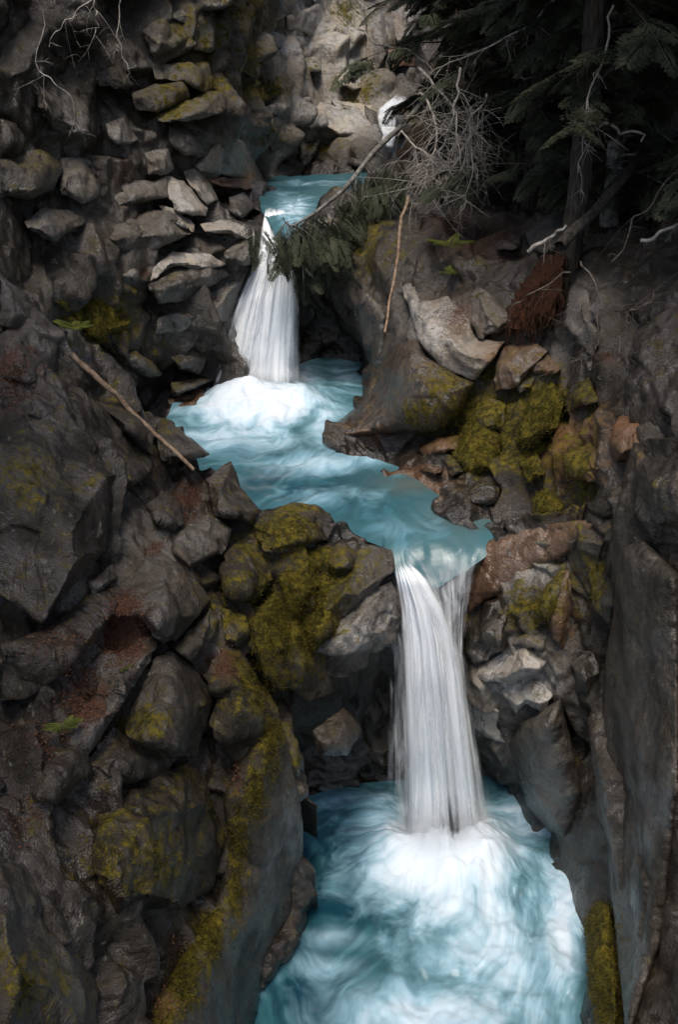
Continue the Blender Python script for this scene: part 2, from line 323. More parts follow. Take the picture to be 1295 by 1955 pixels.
# ---------------------------------------------------------------- gorge surfaces: outline and distances of bare rock, in photo pixels
LAYERS = {
 'left_cliff': dict(poly=[(-260,-260),(960,-260),(960,180),(800,230),(745,300),(705,375),(690,450),(690,730),(560,800),(330,880),(200,790),(-260,740)],
  ctrl=[(-150,-150,19),(-150,300,17),(-150,650,15.5),(0,0,18.5),(0,300,18),(0,520,16.8),(100,600,17.6),(200,400,20),(200,600,19.2),(300,620,19.8),(330,770,20.4),(420,748,21.0),(430,640,21.4),(480,560,22.1),(495,430,22.7),
   (400,430,21.6),(350,300,22.5),(300,150,22.5),(300,0,23),(450,220,24.5),(430,0,25.5),(510,340,28.9),(560,350,30.6),(620,350,31),(700,300,31.2),(600,200,32.6),(520,180,29.8),(560,80,33.6),(650,50,36),(720,180,34),(740,60,37.5),
   (800,150,37),(900,50,42),(700,-200,44),(430,-200,26.5),(200,-200,22),(560,440,24.2),(650,480,24.2),(650,650,23.7),(560,700,23.2),(560,395,26),(640,370,29.5)], size=(.95,.32), amp=(.75,.6), seed=3, step=3.2),
 'right_bank': dict(poly=[(575,425),(640,375),(700,335),(800,300),(1480,280),(1480,1020),(1215,1030),(1000,1050),(930,1045),(850,1000),(740,925),(625,860),(640,828),(700,742),(707,715),(690,712),(575,712),(568,500)],
  ctrl=[(580,430,22.3),(640,385,23.6),(690,350,25.6),(760,340,26),(600,560,23.3),(600,690,23.1),(690,690,22.6),(660,600,22.4),(712,640,21),(640,830,18.1),(740,700,19),(740,885,16.9),(860,970,14.75),(960,1005,14.1),(770,640,18.6),(800,540,19.5),
   (750,480,20.5),(900,450,20),(1000,640,16.8),(900,700,17),(900,850,16),(1000,900,14.6),(1090,480,17.2),(1090,650,15.5),(1200,700,13.5),(1200,950,11.9),(1350,700,12),(1350,950,10.5),(1300,450,16),(1000,400,22),(1200,380,19.5),(850,380,24)],
  size=(.7,.25), amp=(.42,.55), k=.75, seed=5, step=3.2),
 'plunge_wall': dict(poly=[(735,1062),(800,1045),(870,1020),(960,992),(1100,965),(1240,945),(1240,1300),(1130,1620),(1080,1680),(960,1580),(760,1570),(600,1620),(530,1620),(530,1270),(640,1240),(740,1200)],
  ctrl=[(930,1010,14),(870,1200,13.7),(900,1330,13.4),(930,1480,14.2),(1000,1540,13.5),(1070,1600,12.8),(1000,1250,12.8),(1050,1400,12.6),(1000,1050,13.4),(1150,1000,12.2),(1180,1300,11.8),(1130,1600,12),(770,1085,13.7),(820,1062,14.1),(880,1062,13.9),(850,1120,13.9),
   (760,1200,13.8),(750,1500,14.4),(820,1100,13.7),(830,1300,14.1),(560,1300,13.2),(570,1500,14.2),(600,1580,13.5),(650,1300,13.7)], size=(.6,.22), amp=(.4,.5), k=.75, seed=8, step=3.2),
 'right_wall': dict(poly=[(1215,845),(1200,1000),(1180,1045),(1155,1250),(1115,1450),(1072,1600),(1085,1750),(1120,1960),(1140,2150),(1600,2250),(1600,780)],
  ctrl=[(1072,1600,12.85),(1092,1750,11.2),(1118,1955,9.4),(1150,1300,11.8),(1185,1040,11.3),(1220,850,11.3),(1295,900,10.4),(1295,1200,9.8),(1295,1500,8.9),(1295,1955,7),(1200,1500,10.5),(1180,1800,9.7),(1500,1500,7),(1500,900,8.5),(1450,2100,5)],
  size=(1.5,.5), amp=(.25,.2), k=.4, seed=13, step=3.6, stretch=(1, 1, 2.2)),
 'left_bank': dict(poly=[(-320,400),(0,508),(60,560),(140,655),(230,720),(330,803),(400,863),(450,890),(465,930),(492,965),(545,950),(600,965),(640,1010),(700,1025),(760,1052),(772,1100),(772,1240),(700,1290),(600,1310),(560,1390),(575,1500),(578,1620),(560,1750),(500,1840),(485,1955),(470,2200),(-320,2200)],
  ctrl=[(-300,420,14),(0,510,13.6),(140,660,14),(330,805,14.4),(400,865,14.2),(492,965,13.7),(600,965,14.1),(640,1010,13.7),(760,1050,13.3),(770,1200,13.3),(640,1200,12.7),(600,1300,12.4),(500,1100,12.4),(350,1000,12.5),(150,800,12.7),
   (0,800,11.8),(0,1100,9.9),(100,1190,9.9),(250,1250,10.1),(400,1300,10.8),(560,1390,11.5),(578,1620,11.4),(560,1750,11.05),(485,1955,9.5),(300,1600,9.1),(300,1955,7.7),(0,1500,7.7),(0,1955,5.8),(-250,1955,4.6),(-250,1200,8),(400,1600,10)],
  size=(.62,.2), amp=(.5,.5), seed=17, step=3.2),
}
SURF = {}; STRUCT = {}; LITTER_PTS = []; MOSS_PTS = []
for nm, L in LAYERS.items():
    poly = rough_poly(L['poly'], 5, 12, L['seed']); p, q, bnd, bv = px_grid(poly, L['step'])
    f = tps(L['ctrl']); SURF[nm] = f
    V = unproj(p[:, 0], p[:, 1], f(p[:, 0], p[:, 1])); N = normals(V, q)
    view = np.array([0, 0, CAM_Z])-V; N *= np.sign((N*view).sum())
    st = (1, 1.5, .85)
    st1 = (1, 1.6, .8); k = L.get('k', 1.)
    s0, s1 = L['size']
    d = k*(.25*facet(V, 1.3, L['seed'], st1) + .80*fracture(V, s0*1.15, L['seed'], .66, st) + .50*fracture(V, s1*1.35, L['seed']+40, .6, st) + .16*facet(V, .13, L['seed']+6)) + .02*fbm(V*3, 4, L['seed']) + .008*fbm(V*11, 3, L['seed']+9)
    d = relax(d, q, 4)
    N = np.stack([relax(N[:, c_], q, 12) for c_ in range(3)], 1); N /= np.maximum(np.linalg.norm(N, axis=1, keepdims=True), 1e-9)
    V = V + N*d[:, None]
    back = view/np.linalg.norm(view, axis=1, keepdims=True)*-1
    nb = len(bv); mp = {b: len(V)+i for i, b in enumerate(bv)}
    W = V[bv] + back[bv]*.9 + np.array([0, .3, -.9])                        # rolled-back rim closes the rock behind its edge
    sk = np.array([(a, mp[a], mp[b], b) for a, b in bnd])
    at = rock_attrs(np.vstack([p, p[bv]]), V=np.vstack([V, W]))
    o = mesh_obj(nm, np.vstack([V, W]), np.vstack([q, sk]), M_ROCK, None, at); tag(o, kind='structure'); STRUCT[nm] = o
    li = np.where((at['paint2'][:len(V), 1] > .15+.4*RNG.random(len(V))) & (np.abs(N[:, 2]) > .25))[0]; LITTER_PTS.append(V[li]+N[li]*.012); mi = np.where(at['paint'][:len(V), 1] > .55+.5*RNG.random(len(V)))[0]; MOSS_PTS.append(np.c_[V[mi], N[mi]])
ROCKN = 0
def rock(layer, outline, ridge=None, b=.4, tone=None, moss=0., wet=None, rust=0., label=None, name='rock', frac=.35, smooth=False, foot=.6):
    """one traced block: outline in photo pixels, ridge points stand proud by b metres, sides run back into the cliff"""
    global ROCKN; ROCKN += 1
    out = np.array(outline, float); cen = out.mean(0); y0, y1 = out[:, 1].min(), out[:, 1].max()
    if ridge is None:
        k = (y1-y0); r1 = out*.45+cen*.55; ridge = [(x, y-.06*k, 1.) for x, y in r1[::max(1, len(out)//5)]]
    b = b*(1. if smooth else .8)
    ridge = [(r[0], r[1], r[2] if len(r) > 2 else 1.) for r in ridge]
    poly = rough_poly(outline, 2.2 if not smooth else .8, 11, ROCKN)
    p, q, bnd, bv = px_grid(poly, 3.0)
    _, dist = nearest_on_poly(p, poly); rr = random.Random(ROCKN*7+1); mpp = float(SURF[layer](np.array([cen[0]]), np.array([cen[1]]))[0])*1.1/F_PX
    if smooth:
        wd = max(dist.max()*.85, 1); u = np.clip(dist/wd, 0, 1); bulge = b*np.sqrt(np.maximum(1-(1-u)**2, 0))
    else:
        # a split block: flat faces rise from every side of the outline and meet a tilted front face in sharp edges
        area = .5*sum(out[k][0]*out[(k+1) % len(out)][1]-out[(k+1) % len(out)][0]*out[k][1] for k in range(len(out))); sg = 1 if area > 0 else -1
        tilt = (rr.uniform(-.35, .35)*mpp, rr.uniform(-.1, .5)*mpp); bulge = b + (p[:, 0]-cen[0])*tilt[0] + (p[:, 1]-cen[1])*tilt[1]
        for _ in range(3):
            a = rr.uniform(0, 6.28); g_ = rr.uniform(.5, 1.1)*mpp; off = dist.max()*rr.uniform(.2, .7)
            bulge = np.minimum(bulge, b*1.02 - g_*((p[:, 0]-cen[0])*math.cos(a)+(p[:, 1]-cen[1])*math.sin(a)-off))
        rt = [nearest_on_poly(np.array([[r[0], r[1]]]), [tuple(o_) for o_ in out])[1][0] for r in ridge]; rd = max(np.mean(rt), 4)
        for k in range(len(out)):
            e0, e1 = out[k], out[(k+1) % len(out)]; d_ = e1-e0; Ln = max(math.hypot(*d_), 1e-6); ny = -sg*d_[0]/Ln
            t_ = np.clip(((p-e0) @ d_)/(Ln*Ln), 0, 1); ds = np.sqrt(((p-(e0+t_[:, None]*d_))**2).sum(1))
            if ny < -.35: sl = min(b/rd, 1.7*mpp)*rr.uniform(.8, 1.15); base_ = 0
            elif ny > .4: sl = rr.uniform(2.5, 5)*mpp; base_ = foot*b*.5
            else: sl = rr.uniform(1.3, 3.2)*mpp; base_ = .1*b
            bulge = np.minimum(bulge, base_+sl*ds)
        bulge = np.maximum(bulge, -.05)
    Y = SURF[layer](p[:, 0], p[:, 1]) - bulge - .10
    V = unproj(p[:, 0], p[:, 1], Y); N = normals(V, q); view = np.array([0, 0, CAM_Z])-V; N *= np.sign((N*view).sum())
    sz = .55
    st = (1, 1.5, .9)
    d = (.10*facet(V, .9, ROCKN)+.05*facet(V, .3, ROCKN)+.10*fracture(V, 1.1, ROCKN, .25) if smooth else .20*facet(V, .6, ROCKN, st)+.13*facet(V, .19, ROCKN+7, st)+frac*.55*fracture(V, .5, ROCKN*3, .35, st)) + .022*fbm(V*2.5, 4, ROCKN)+.009*fbm(V*10, 3, ROCKN)
    d = relax(d, q, 1)
    V = V+N*(d*(1-.8*np.exp(-dist/5)))[:, None]
    back = -view/np.linalg.norm(view, axis=1, keepdims=True); mp = {v: len(V)+i for i, v in enumerate(bv)}
    W = V[bv]+back[bv]*(b+.5); sk = np.array([(a, mp[a], mp[c], c) for a, c in bnd])
    at = rock_attrs(np.vstack([p, p[bv]]), tone, moss, wet, rust, {LN: .62, RW: .5}.get(layer, 1.), np.vstack([V, W]))  # left bank and right wall blocks get a darker colour in place of shade
    o = mesh_obj(name, np.vstack([V, W]), np.vstack([q, sk]), M_ROCK, None if label else STRUCT[layer], at)
    if label: tag(o, label, 'boulder' if name == 'boulder' else 'rock')
    li = np.where((at['paint2'][:len(V), 1] > .15+.4*RNG.random(len(V))) & (np.abs(N[:, 2]) > .3))[0]; LITTER_PTS.append(V[li]+N[li]*.012); mi = np.where(at['paint'][:len(V), 1] > .55+.5*RNG.random(len(V)))[0]; MOSS_PTS.append(np.c_[V[mi], N[mi]])
    return o
K = 650/1295
def T(ox, oy, k=K): return lambda *c: [(ox+c[i]*k, oy+c[i+1]*k) for i in range(0, len(c), 2)]
A, B, C_, D, E, F, G_, H = T(0, 0), T(645, 0), T(0, 480), T(645, 480), T(0, 960), T(645, 960), T(0, 1455), T(645, 1455)
Z = T(438, 114, .339)
def P_(*c): return [(c[i], c[i+1]) for i in range(0, len(c), 2)]
LB, LN, RD, RE, RW = 'left_cliff', 'left_bank', 'right_bank', 'plunge_wall', 'right_wall'
# upper left cliff and the pale rock at the head of the gorge
for o, r, kw in [
 (A(540,110,640,55,725,85,735,190,660,225,590,240), A(570,125,640,80,715,105,640,200), dict(tone=.16, moss=.3)),
 (A(640,60,760,15,830,60,865,120,855,175,790,200,735,190,720,90), A(740,60,820,90,840,150,750,170), dict(tone=.4)),
 (A(580,245,700,240,860,225,900,270,900,330,770,350,700,310,590,300), A(700,275,850,260,880,310,620,270), dict(tone=.22, moss=.35)),
 (A(500,350,590,320,700,310,720,370,600,430,520,420), None, dict(tone=.14, moss=.3)),
 (A(590,440,770,355,890,335,885,420,760,455,600,465), A(770,380,870,360,860,410,640,440), dict(b=.8, tone=.2, moss=.3, foot=1.0)),
 (A(1000,110,1080,130,1095,180,1045,190,1010,150), A(1030,130,1075,150), dict(tone=.75)),
 (A(1045,192,1100,182,1132,250,1070,268), A(1065,205,1105,205,1100,245), dict(tone=.72)),
 (A(900,112,1000,112,1040,190,1062,275,960,295,910,265), A(930,130,990,140,1030,230), dict(tone=.2, moss=.6)),
 (A(1085,120,1200,140,1150,185,1110,172), A(1110,135,1180,145), dict(tone=.7)),
 (A(1090,60,1220,12,1290,110,1240,182,1200,140,1090,110), A(1130,60,1215,40,1260,110), dict(tone=.65)),
 (A(1130,230,1220,208,1222,270,1150,277), A(1150,235,1210,222,1205,255), dict(tone=.7)),
 (A(1000,412,1090,370,1190,363,1172,420,1110,440,1010,430), A(1030,412,1100,385,1170,380,1120,425), dict(tone=.65, b=.5)),
 (A(1150,442,1295,385,1420,400,1400,500,1295,525,1230,485,1180,470), A(1200,440,1300,410,1380,430,1290,480), dict(tone=.7, b=.5)),
 (A(1140,540,1220,528,1212,570,1160,632,1140,600), A(1160,545,1205,550), dict(tone=.6)),
 (A(1042,642,1110,598,1160,632,1142,670,1080,678), A(1070,635,1110,615,1135,640), dict(tone=.5, b=.6)),
 (A(740,632,850,508,930,540,1012,692,900,672,760,652), A(850,560,920,580,960,650,800,630), dict(tone=.5, wet=.3, smooth=True)),
 (A(790,682,900,673,1010,702,1005,724,850,712), A(860,690,960,702), dict(tone=.4, rust=.5, b=.5)),
 (A(400,470,470,445,527,530,500,552,440,552,410,520), A(430,475,468,465,505,525), dict(tone=.3)),
 (A(550,580,640,563,662,640,640,662,560,667), A(575,590,635,580,640,630), dict(tone=.3)),
 (A(230,600,330,603,387,655,382,740,310,777,220,722), A(250,620,325,625,370,665,300,700), dict(tone=.3, b=.5)),
 (A(-40,610,150,568,232,610,242,650,200,722,100,762,-40,745), A(20,630,150,595,215,625,190,690,50,690), dict(tone=.12, moss=.35, b=.7)),
 (A(630,668,700,688,792,790,782,822,680,812,640,750), A(650,690,700,710,760,790,690,780), dict(tone=.48)),
 (A(480,690,580,690,635,665,640,750,540,772,350,802,400,740), A(490,715,580,710,620,700,480,770), dict(tone=.25, b=.5)),
 (A(600,780,660,790,742,852,742,885,660,855), A(650,805,725,855), dict(tone=.42)),
 (A(870,750,930,730,972,790,920,832,870,802), A(890,760,930,750,940,800), dict(tone=.4)),
 (A(700,650,740,640,800,690,832,760,790,782,720,702), A(730,660,790,705,800,760), dict(tone=.45)),
 (A(130,290,200,285,300,370,352,440,345,480,270,505,200,490,140,400), A(170,320,220,320,310,420,290,470), dict(tone=.16, b=.6)),
 (A(90,842,160,790,340,800,362,832,200,922,120,882), A(170,815,320,818,200,885), dict(tone=.2, b=.6)),
 (A(760,852,880,832,1002,868,975,930,880,892,780,882), A(800,860,880,848,970,885), dict(tone=.45, b=.5)),
 (A(850,960,920,905,1000,882,975,985,930,1010,870,1000), A(900,940,980,910), dict(tone=.12, wet=.9, b=.5)),
 (A(958,722,1030,728,1053,770,1005,812,962,792), A(980,735,1030,745,1020,785), dict(tone=.04, wet=.95, b=.6)),
 (A(330,280,450,250,512,320,480,342,370,322), A(370,290,450,275,480,315), dict(tone=.14)),
 (A(1190,662,1230,632,1330,618,1400,640,1340,672,1210,684), A(1230,650,1320,637), dict(tone=.07, wet=.9, b=.5)),
 (A(0,450,60,470,95,530,70,590,0,600), None, dict(tone=.1)), (A(640,480,760,500,830,560,800,600,700,590,640,540), None, dict(tone=.12, b=.5)),
 (A(380,880,560,800,640,800,740,880,700,900,560,960,440,950), A(480,880,580,825,690,880,560,930), dict(tone=.15, b=.6)),
 (C_(520,122,655,0,800,10,865,50,770,72,660,60,560,118), A(), dict(tone=.5, b=.5)),
 (C_(560,122,670,62,840,62,885,80,700,192,600,202), C_(680,80,830,75,680,160), dict(tone=.1, wet=.8, b=.7)),
 (C_(420,72,500,50,542,60,530,112,450,97), None, dict(tone=.25)), (C_(590,312,600,255,760,178,820,142,935,85,905,162,885,262,700,302), C_(640,260,780,190,910,110,870,230,720,270), dict(tone=.2, wet=1., b=.8)),
 (C_(210,190,380,178,430,230,500,260,440,330,450,400,340,330,290,250), C_(300,210,380,205,460,265,410,320), dict(tone=.1, moss=.9, b=.6)),
 (C_(460,390,520,380,580,420,620,470,560,480,490,440), None, dict(tone=.14, wet=.9)), (C_(650,400,730,370,790,400,760,470,680,450), None, dict(tone=.05, wet=.9)),
 (C_(650,500,760,480,822,490,740,522,655,552), C_(690,505,760,495), dict(tone=.25, moss=.45, b=.6)), (C_(640,562,760,522,835,532,790,580,690,655,630,660), C_(690,575,770,545,700,620), dict(tone=.25, rust=.45, wet=.7, b=.7)),
 (C_(230,330,330,330,460,420,480,520,400,520,300,430), None, dict(tone=.12, moss=.3))]:
    rock(LB, o, r or None, **kw)
for o, r, kw in [
 (Z(420,340,500,232,590,262,642,318,560,385,450,402), Z(470,320,520,260,600,310), dict(tone=.62, b=.4, wet=.4)), (Z(570,225,680,235,785,275,782,335,700,405,600,425,565,392,648,315), Z(650,270,740,300,660,370), dict(tone=.66, b=.4, wet=.4)),
 (Z(490,655,560,592,645,598,690,640,640,668), None, dict(tone=.05, wet=.95, b=.5)), (Z(640,562,700,518,762,550,775,612,665,602), None, dict(tone=.25, wet=.8, b=.5)), (Z(600,80,700,45,765,150,700,175,610,115), None, dict(tone=.6)),
 (Z(500,500,600,470,720,480,700,530,640,560,540,585,500,560), None, dict(tone=.3, moss=.7, b=.35)), (Z(640,420,740,390,790,430,760,510,690,470), None, dict(tone=.4, moss=.3)), (Z(940,330,960,250,1040,238,1120,320,1010,440,945,410), None, dict(tone=.2, moss=.5, b=.6)),
 (Z(760,250,830,290,840,380,790,400,770,330), None, dict(tone=.08, wet=.9, b=.4)), (Z(740,500,820,440,860,470,830,540,770,560), None, dict(tone=.06, wet=.9, b=.4)), (Z(240,320,380,320,400,400,300,440,230,400), None, dict(tone=.35, rust=.2)),
 (Z(230,470,370,450,390,520,330,570,240,560), None, dict(tone=.35)), (Z(180,160,320,110,430,110,420,170,300,200,180,240), None, dict(tone=.3, moss=.8)), (P_(600,0,690,-20,700,60,660,110,610,90), None, dict(tone=.6)),
 (P_(700,40,730,20,745,90,720,140,700,110), None, dict(tone=.2)), (P_(745,20,790,0,800,70,760,80), None, dict(tone=.3, rust=.25)), (P_(740,90,790,85,795,125,750,130), None, dict(tone=.3, rust=.5)), (P_(470,0,530,-20,545,50,500,60), None, dict(tone=.25, moss=.7))]:
    rock(LB, o, r, **kw)
# left bank in front
big = [
 ('boulder', P_(-60,850,20,770,60,738,150,742,215,800,290,880,285,905,240,940,205,1040,180,1075,80,1192,-60,1090), P_(60,775,150,765,270,885,200,960,90,1060,0,900), dict(b=1.0, tone=.13, moss=.15, label='huge dark boulder with a flat shaded face at the left edge')),
 ('boulder', E(590,600,640,565,710,590,822,740,802,800,750,965,640,965,500,905,470,850,540,700), E(620,620,690,630,770,750,640,800,720,900,540,860), dict(b=.7, tone=.17, moss=.15, label='rounded brown boulder with a domed top below the pale ridged block')),
 ('rock', E(560,200,630,178,720,250,780,330,802,370,690,512,620,542,520,430,430,430,480,320), [(*E(620,215)[0],1),(*E(600,290)[0],1.1),(*E(565,370)[0],1.1),(*E(530,415)[0],1),(*E(740,370)[0],.9)], dict(b=.8, tone=.3, label='large angular block with a pale ridge and brown face above the needle litter')),
 ('rock', E(390,620,480,560,580,488,602,530,560,622,430,832,330,962,230,992,270,850,350,740), E(480,590,575,520,520,620,400,790,300,920), dict(b=.6, tone=.3, label='long pale slab leaning diagonally beside the red needle litter')),
 ('boulder', G_(370,190,480,60,640,30,720,0,780,60,830,200,866,310,800,482,700,562,560,562,440,582,350,400), G_(480,150,640,90,740,100,790,300,640,400,470,400), dict(b=.9, tone=.08, moss=.38, label='big moss-darkened boulder in the lower left beside the mossy column')),
 ('rock', P_(425,1520,455,1450,500,1392,535,1385,552,1420,570,1510,580,1620,562,1740,505,1830,488,1955,480,2120,250,2120,300,1900,360,1800,410,1720,432,1630), P_(470,1490,525,1430,545,1560,500,1600,480,1720,420,1850,400,1960,450,1900), dict(b=.7, tone=.12, smooth=True, wet=.3, label='tall smooth rock column with a yellow moss strip above the lower pool')),
 ('boulder', G_(-80,400,50,390,130,470,170,590,300,700,372,850,360,1100,-80,1150), G_(40,430,100,500,140,620,270,740,320,880,100,900), dict(b=.8, tone=.2, moss=.2, label='grey streaked boulder in the bottom left corner')),
 ('rock', E(770,660,860,540,912,558,960,640,1010,720,1042,830,1022,962,900,1000,800,860,820,750), E(830,660,890,580,960,700,1000,830,900,850), dict(b=.7, tone=.16, moss=.35, label='moss-sided block with reddish litter on its narrow top')),
 ('rock', E(980,60,1110,-2,1200,8,1282,80,1250,142,1180,152,1010,192,970,110), E(1030,70,1110,25,1200,40,1240,90,1100,120), dict(b=.6, tone=.16, moss=.4, label='mossy humped rock rising against the turquoise middle pool'))]
for nm, o, r, kw in big: rock(LN, o, r, name=nm, **kw)
for o, r, kw in [
 (E(660,130,700,100,790,40,882,100,862,180,720,252,650,180), E(710,120,790,65,770,150), dict(tone=.3)),
 (E(850,200,890,158,950,150,1020,230,1042,290,960,372,900,322), E(890,190,950,185,1000,260), dict(tone=.1, moss=.4)),
 (E(1000,165,1110,110,1162,150,1080,192,1010,192), E(1040,160,1110,130,1130,155), dict(tone=.4)),
 (P_(622,1066,650,1030,688,1058,682,1086,640,1097), P_(640,1060,655,1045,675,1065), dict(tone=.2, wet=.5)),
 (E(660,552,800,398,832,440,820,502,740,622,680,572), E(780,440,810,450,720,560), dict(tone=.3)),
 (E(840,390,940,430,962,500,900,552,850,502), None, dict(tone=.2, moss=.2)),
 (E(1050,330,1120,450,1162,560,1110,700,1040,702,950,560,940,440), None, dict(tone=.12, moss=.5, b=.5)),
 (E(1060,272,1180,230,1222,300,1140,442,1090,402), None, dict(moss=.85)), (E(1140,462,1200,330,1290,310,1300,470,1180,582), None, dict(moss=.85)),
 (P_(590,1240,640,1190,700,1130,748,1110,772,1170,757,1222,720,1247,650,1257), P_(650,1205,700,1150,745,1135,745,1190,690,1230), dict(tone=.6, wet=.9, b=.5)),
 (P_(640,1097,690,1035,750,1050,757,1085,700,1140,650,1182,600,1232,590,1200), P_(665,1100,700,1060,740,1070,640,1170), dict(tone=.22, moss=.3, wet=.4)),
 (E(330,300,430,230,452,280,350,352), None, dict(tone=.25)), (P_(597,1395,655,1352,692,1390,662,1442,610,1442), None, dict(tone=.14, b=.5, wet=.6)),
 (P_(165,1450,215,1385,260,1410,340,1450,300,1490,200,1500), None, dict(tone=.13)), (P_(520,1828,565,1735,588,1775,575,1803), None, dict(tone=.05, wet=.9)),
 (P_(40,792,60,737,140,745,132,800,90,812), P_(70,760,125,765), dict(tone=.16, b=.5)), (P_(278,962,310,935,345,958,352,1000,330,1017,290,992), None, dict(tone=.17)),
 (P_(298,822,325,808,402,868,370,878,305,878), None, dict(tone=.2)), (P_(393,912,440,880,459,930,492,968,482,1002,410,985), P_(425,900,450,935,475,975), dict(tone=.16, b=.5, rust=.2)),
 (P_(0,640,60,600,120,660,130,720,60,735,0,720), P_(40,630,100,670), dict(tone=.22)), (P_(0,520,50,560,90,620,40,640,0,620), None, dict(tone=.2)),
 (P_(180,700,240,740,300,810,290,870,200,790,160,730), None, dict(tone=.2, moss=.3)), (P_(480,1000,540,970,560,1010,520,1040), None, dict(tone=.2, moss=.3)),
 (P_(420,1080,470,1050,500,1100,480,1150,430,1140), None, dict(tone=.15, moss=.3)), (P_(480,1160,560,1150,610,1230,640,1320,590,1340,520,1290), None, dict(tone=.12, moss=.4, b=.5)),
 (P_(0,1230,90,1200,200,1110,240,1130,180,1230,60,1330,0,1340), None, dict(tone=.12, b=.3)), (P_(80,1440,150,1400,170,1470,110,1540,60,1520), None, dict(tone=.14))]:
    rock(LN, o, r, **kw)
# right bank
rock(RD, D(-20,660,60,600,120,500,170,430,230,350,300,330,345,400,470,480,520,500,460,620,380,685,240,690,100,705,-20,712), D(60,640,150,520,230,430,320,420,420,510,300,600,150,660), b=.9, tone=.05, wet=.95, rust=.35, smooth=True, label='smooth dark wet rock bulging into the bend of the middle pool', foot=.3)
rock(RD, D(30,250,60,170,130,150,185,250,170,430,125,475,118,420,90,350), D(70,230,130,200,150,330), b=.6, tone=.16, wet=.8, smooth=True, label='curved water-carved rock rim right of the upper waterfall')
rock(RD, D(245,132,290,118,312,200,420,170,500,260,530,330,640,345,600,400,520,492,400,442,335,372,300,312), D(280,170,310,270,345,330,450,370,560,365,420,280), b=.9, tone=.45, label='pale overhanging ledge strewn with brown needles', foot=1.0)
rock(RD, D(510,150,545,135,655,240,622,312,530,332,510,270), D(545,170,630,245,560,290), b=.5, tone=.22, moss=.3, label='squarish lichen-covered block on the right bank beside the rotten wood')
rock(RD, D(870,230,900,160,940,138,982,230,1002,330,968,402,920,352,880,290), D(910,190,940,180,965,300), b=.5, tone=.24, label='upright grey slab under the large tree roots')
rock(RD, B(715,880,770,800,850,780,892,850,862,952,790,972,730,932), B(780,830,850,815,850,900), b=.9, tone=.14, name='boulder', label='rounded shaded boulder beside the large tree trunk')
for o, r, kw in [
 (P_(575,430,600,405,690,350,720,365,690,440,620,470), P_(620,410,690,370,660,430), dict(tone=.3, wet=.5, b=.6)),
 (D(600,420,640,360,760,350,802,380,720,472,690,512,600,532), None, dict(tone=.32, rust=.5, b=.5)), (D(670,490,700,455,747,480,742,522,690,542), None, dict(tone=.3, b=.4)),
 (D(515,612,580,560,642,580,642,682,540,687), None, dict(tone=.26, rust=.3, b=.5)), (D(240,642,260,590,310,585,382,620,330,692,250,682), None, dict(moss=1., b=.4)),
 (D(460,700,520,600,620,700,602,832,500,852,430,762), None, dict(moss=.95, b=.5)), (D(690,662,730,550,820,500,862,560,842,662,740,742,680,722), None, dict(moss=.85, b=.5)),
 (D(850,530,960,480,992,570,880,612), None, dict(moss=.6)), (D(740,932,800,900,862,960,842,1010,740,1010), None, dict(moss=.85)), (D(690,802,760,770,792,842,720,882), None, dict(moss=.7)),
 (D(310,832,350,800,402,830,370,852), None, dict(tone=.08, rust=.5, wet=.9, b=.3)), (D(310,752,380,710,462,700,452,752,330,782), None, dict(tone=.12, rust=.6, wet=.7, b=.3)),
 (D(470,900,540,860,620,900,600,960,500,970), None, dict(tone=.06, wet=.9, b=.4)), (D(400,790,460,770,490,830,430,860), None, dict(tone=.1, moss=.5, b=.3)),
 (D(1000,690,1060,620,1150,640,1160,760,1060,800), None, dict(tone=.1, rust=.7, b=.5)), (D(860,770,960,730,1020,790,980,880,880,860), None, dict(tone=.08, rust=.6, b=.5)),
 (D(720,400,800,390,850,440,800,480,730,460), None, dict(tone=.2, rust=.5)), (B(590,900,640,870,702,900,692,942,610,952), None, dict(tone=.1, b=.5)), (D(945,420,968,415,970,455,950,455), None, dict(tone=.35, b=.2))]:
    rock(RD, o, r, **kw)
# rocks around the lower fall and the right wall
rock(RE, F(520,200,560,150,700,100,860,70,1000,58,960,130,850,212,760,242,650,332,560,372,500,422,470,330), F(570,200,700,150,900,100,760,205,620,290,520,360), b=.2, tone=.5, rust=.7, wet=1., smooth=True, label='smooth orange-brown rock shelf right of the lower waterfall lip')
rock(RE, F(650,922,700,830,770,790,850,740,885,900,930,1100,870,1290,800,1250,720,1150,700,1080), F(720,880,800,810,840,900,860,1050,780,1080), b=.8, tone=.14, rust=.2, wet=.8, smooth=True, name='boulder', label='dark wet boulder at the right edge of the lower pool')
for o, r, kw in [
 (F(490,480,560,372,640,332,720,300,690,402,640,562,520,612,480,562), None, dict(tone=.06, wet=.9, b=.5)), (F(700,382,760,302,860,250,882,330,832,452,740,482), None, dict(tone=.2, moss=.6, b=.5)),
 (F(830,272,882,250,892,402,862,562,810,502,780,432), None, dict(tone=.18, rust=.5, b=.5)), (F(505,642,620,570,720,520,762,560,802,600,760,652,640,692,560,682), F(560,640,640,600,720,550,760,600,660,660), dict(tone=.75, wet=.9, b=.5)),
 (F(620,712,750,670,822,730,782,802,720,762,680,802), F(660,715,750,690,790,740), dict(tone=.85, wet=.9, b=.6)), (F(510,772,570,755,617,790,602,850,642,912,560,892,520,832), F(540,790,580,780,590,850), dict(tone=.7, rust=.1, wet=.6, b=.5)),
 (F(880,600,960,560,1000,640,970,740,900,720), None, dict(tone=.12, wet=.9, b=.4)), (F(960,250,1060,180,1090,300,1040,460,970,400), None, dict(tone=.12, moss=.5, b=.4)), (F(640,540,720,490,800,500,790,560,700,540), None, dict(tone=.3, moss=.3, wet=.8, b=.4))]:
    rock(RE, o, r, **kw)
